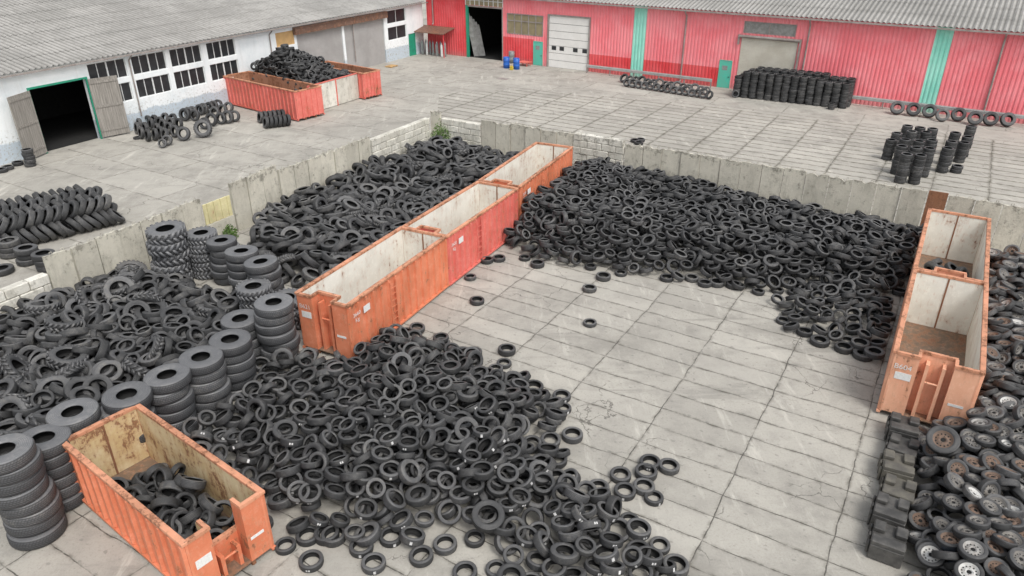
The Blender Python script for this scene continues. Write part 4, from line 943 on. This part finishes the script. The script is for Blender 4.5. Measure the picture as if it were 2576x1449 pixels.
wp=[cpt(C5,7.0,-2.5),cpt(C5,7.3,-13),cpt(C4,-12,-13),g2(2330,1560),g2(2275,1440),g2(2275,1330),g2(2290,1180),g2(2300,1080),cpt(C4,-.3,-1.2),cpt(C4,-.1,-2.5)]
s_,l_=heap(wp,lambda x,y,d:min(.9*dedge(x,y,wp,skip=(0,1,8,9))+.05,1.05+.35*mn.noise(Vector((x*.3,y*.3,1)))),.49,['c1','c3','c1','c3'],margin=220,skip=(0,1,8,9),layers=1,lift=.2,probs=(.8,.98),exc=.3)
s_.sort(key=lambda t:(not inside(t),t['dep']))
nb=0
for i,t in enumerate(s_):
    if i<298 and inside(t):
        ri=random.choices(range(7),[52,26,5,7,7,3,0])[0]; q=t['q']
        if nb==0 and abs(q[0]-2345)<60 and abs(q[1]-1372)<60 and t['th']<.9: ri=6; nb=1
        zz='nearest part' if q[1]>1200 else ('middle part' if q[1]>850 else 'far part')
        rimwheel(t['key'],t['mx'],ri,'wheel with '+RIMS[ri][0]+' '+STATE(t['th'])+' in the '+zz+' of right heap','wheels with rims heaped at the right')
    else: STUFF['wheel'].append((t['key'],t['mx']))
STUFF['wheel']+=[(t['key'],t['mx']) for t in l_]
p=G(2372,1108,1.2); rimwheel('t2',axis_mat(tilt_axis(.6,-2.3),Vector((p.x,p.y,1.2))),1,'large wheel with rusty rim half buried in the right heap',None)
p=G(2550,1050,1.2); rimwheel('t2',axis_mat(tilt_axis(.4,-1.6),Vector((p.x,p.y,1.3))),0,'large brownish wheel on the heap at the right frame edge',None)
# ------------------------------------------------------------ worn interlocking blocks
f1=Frame(G0(2172,1405),G0(2240,1035))
for i in range(6):
    mb=MB(); L=1.0; h=.5+.1*(i%2)
    mb.box(0,L,-.4,.4,.02,h)
    mb.box(0,.3,-.4,.4,h+.001,h+.14); mb.box(.52,L-.12,-.4,-.12,h+.001,h+.14); mb.box(.52,L-.12,.12,.4,h+.001,h+.14)
    for q in (.1,.42,.74): mb.box(q,q+.16,.401,.47,.08,h-.06)
    p=f1.P(i*1.04+.05,U(-.1,.1)-.42); mb.obj('plastic_block',['blk','blk','blk3','blk3','blk','blk'][i],None,(p.x,p.y,0),f1.rz+U(-.08,.08),bevel=.025,label=['nearest','second','third','fourth','fifth','farthest'][i]+' worn dark block of the row between yard and rim wheels',cat='block',group='dark blocks left of the rim wheels')
# ------------------------------------------------------------ small things by the red hall
t=empty('gas_canopy',RB.P(rs(1062,100)+.3,-1.2),RB.rz,'rusty lean-to canopy over the gas cylinders at the dark red wall','canopy')
mb=MB(); mb.add([(0,-1.1,2.5),(4.6,-1.1,2.5),(4.6,1.1,2.95),(0,1.1,2.95),(0,-1.1,2.56),(4.6,-1.1,2.56),(4.6,1.1,3.01),(0,1.1,3.01)],[(0,3,2,1),(4,5,6,7),(0,1,5,4),(1,2,6,5),(2,3,7,6),(3,0,4,7)]); mb.obj('canopy_roof','brown',t)
for x in (.1,4.5):
    mb=MB(); mb.box(x-.04,x+.04,-1.0,-.92,0,2.49); mb.obj('canopy_post','dred',t)
for i in range(11):
    x=.7+i*.3+(.3 if i>4 else 0); P=RB.P(rs(1062,100)+.3+x,-1.3-.25*(i%2)); h=1.5 if i%3 else 1.35
    mb=MB(); mb.lathe([(0,0),(.115,0),(.12,.03),(.12,h-.2),(.09,h-.08),(.035,h),(.035,h+.12),(0,h+.12)],12); mb.obj('gas_cylinder',['gcyl' if i%3 else 'wframe'],None,(P.x,P.y,0.02),label='gas cylinder standing under the rusty canopy at the dark red wall',cat='gas cylinder',group='gas cylinders under the canopy')
for i in range(5):
    mb=MB(); z=4.6-.3*i; n=5
    for k in range(n):
        x0=k*.1; mb.add([(x0,0,0),(x0+.05,.03,0),(x0+.05,.03,z),(x0,0,z)],[(0,1,2,3)]); mb.add([(x0+.05,.03,0),(x0+.1,0,0),(x0+.1,0,z),(x0+.05,.03,z)],[(0,1,2,3)])
    P=G0(1193+i*4.5,143-i*.2); o=mb.obj('corrugated_sheet','metal',None,(P.x,P.y,.02),label='long grey corrugated sheet leaning at the left side of the hall gate',cat='metal sheet',group='sheets leaning at the gate'); o.rotation_euler=(0.02,-.2,RB.rz+.3)
def barrel(px,py,m,label,h=.92,r=.3):
    P=G0(px,py); mb=MB(); mb.lathe([(0,0),(r,0),(r,.3*h),(r*1.04,.32*h),(r*1.04,.35*h),(r,.37*h),(r,.64*h),(r*1.04,.66*h),(r*1.04,.69*h),(r,.71*h),(r,h),(r*.93,h+.01),(r*.93,h-.03),(0,h-.03)],20); mb.obj('barrel',m,None,P,label=label,cat='barrel')
barrel(1274,171,'blue','left blue plastic barrel by the dark red wall',1.1,.33); barrel(1299,174,'blue','right blue plastic barrel by the dark red wall',1.1,.33); barrel(1287,158,'gcyl','grey steel drum behind the two blue barrels',1.2,.32)
P=G0(1287,176); mb=MB(); mb.box(-.16,.16,-.14,.14,0,.4); mb.box(-.05,.05,-.04,.04,.401,.46); mb.obj('canister','yel',None,P,RB.rz,bevel=.04,label='small yellow canister between the two blue barrels',cat='canister')
P=G0(1320,165); mb=MB(); mb.box(-.6,.6,-.5,.5,.35,.4)
for x in (-.5,.5):
    for y in (-.4,.4): mb.box(x-.04,x+.04,y-.04,y+.04,0,.349)
mb.obj('low_table','rd',None,P,RB.rz,label='low red metal stand beside the blue barrels',cat='stand')
def rail(s0,s1,off,label):
    t=empty('guard_rail',RB.P(s0,-off),RB.rz,label,'guard rail'); mb=MB(); L=s1-s0; mb.box(0,L,-.06,-.02,.55,.85); mb.box(0,L,-.1,-.061,.62,.66); mb.box(0,L,-.1,-.061,.74,.78); mb.obj('beam','galv',t)
    n=int(L/2.5)
    for i in range(n+1): mb=MB(); x=.1+(L-.2)*i/n; mb.box(x-.05,x+.05,-.019,.07,0,.8); mb.obj('post','pipe',t)
rail(rs(1483,175),rs(1798,205),.8,'low galvanised guard rail left of the teal door'); rail(rs(2135,250),RBL-1,.8,'low galvanised guard rail under the right teal stripe')
P=G(1265,198,.008); mb=MB(); mb.box(-.55,.55,-.4,.4,0,.012); mb.obj('drain_cover','pipe',None,P,RB.rz,label='rectangular drain cover in the driveway before the hall gate',cat='drain cover')
P=G0(985,168); mb=MB()
for k in range(5): mb.box(-.6,.6,-.4+k*.18,-.28+k*.18,.1,.12)
for k in (-.5,0,.42): mb.box(k,k+.1,-.4,.44,0,.099)
mb.obj('wooden_pallet','ply',None,P,LB.rz,label='flat wooden pallet near the grey shutters',cat='pallet')
def weed(P,r,h,n,label):
    mb=MB()
    for i in range(n):
        a=U(0,6.28); rr=r*math.sqrt(R_()); x,y=rr*math.cos(a),rr*math.sin(a); z=U(0.02,h)*(1-.5*rr/r); s=U(.04,.09); d=Vector((U(-1,1),U(-1,1),U(-.3,1))).normalized(); e=d.orthogonal().normalized(); f_=d.cross(e)
        c=Vector((x,y,z)); mb.add([c-e*s,c-f_*s*.5,c+e*s,c+f_*s*.5],[(0,1,2,3)])
    mb.obj('weed','leaf',None,P,label=label,cat='plant')
weed(BW.P(.9,-.5),.7,2.3,1100,'tall green weed climbing the back left corner of the bays')
weed(BW.P(2.9,-.6),.8,.8,500,'low green weeds at the foot of the white blocks near the corner')
weed(LW.P(LW.L-2,-.5),.9,1.0,600,'green weeds at the foot of the white block wall on the left')
weed(LW.P(sL(550,495),-.35),.35,.9,360,'green weed in front of the yellow metal sheet')
weed(BW.P(sB(1460,350),-.6),.7,.6,300,'small green weed behind the far orange container')
flush_stuff('car','heaped_car_tyres','remaining mass of used car tyres in the heaps and rear stacks','tyres',CM)
flush_stuff('truck','heaped_truck_tyres','remaining mass of truck tyres deeper in the two left heaps','tyres',CM)
flush_stuff('wheel','heaped_wheels','remaining mass of wheels deeper in the right heap','tyres',CM)
print('COUNTS',{k:len(v) for k,v in STUFF.items()},len(allcar),len(bpy.data.objects)); print('LONG',LONG)
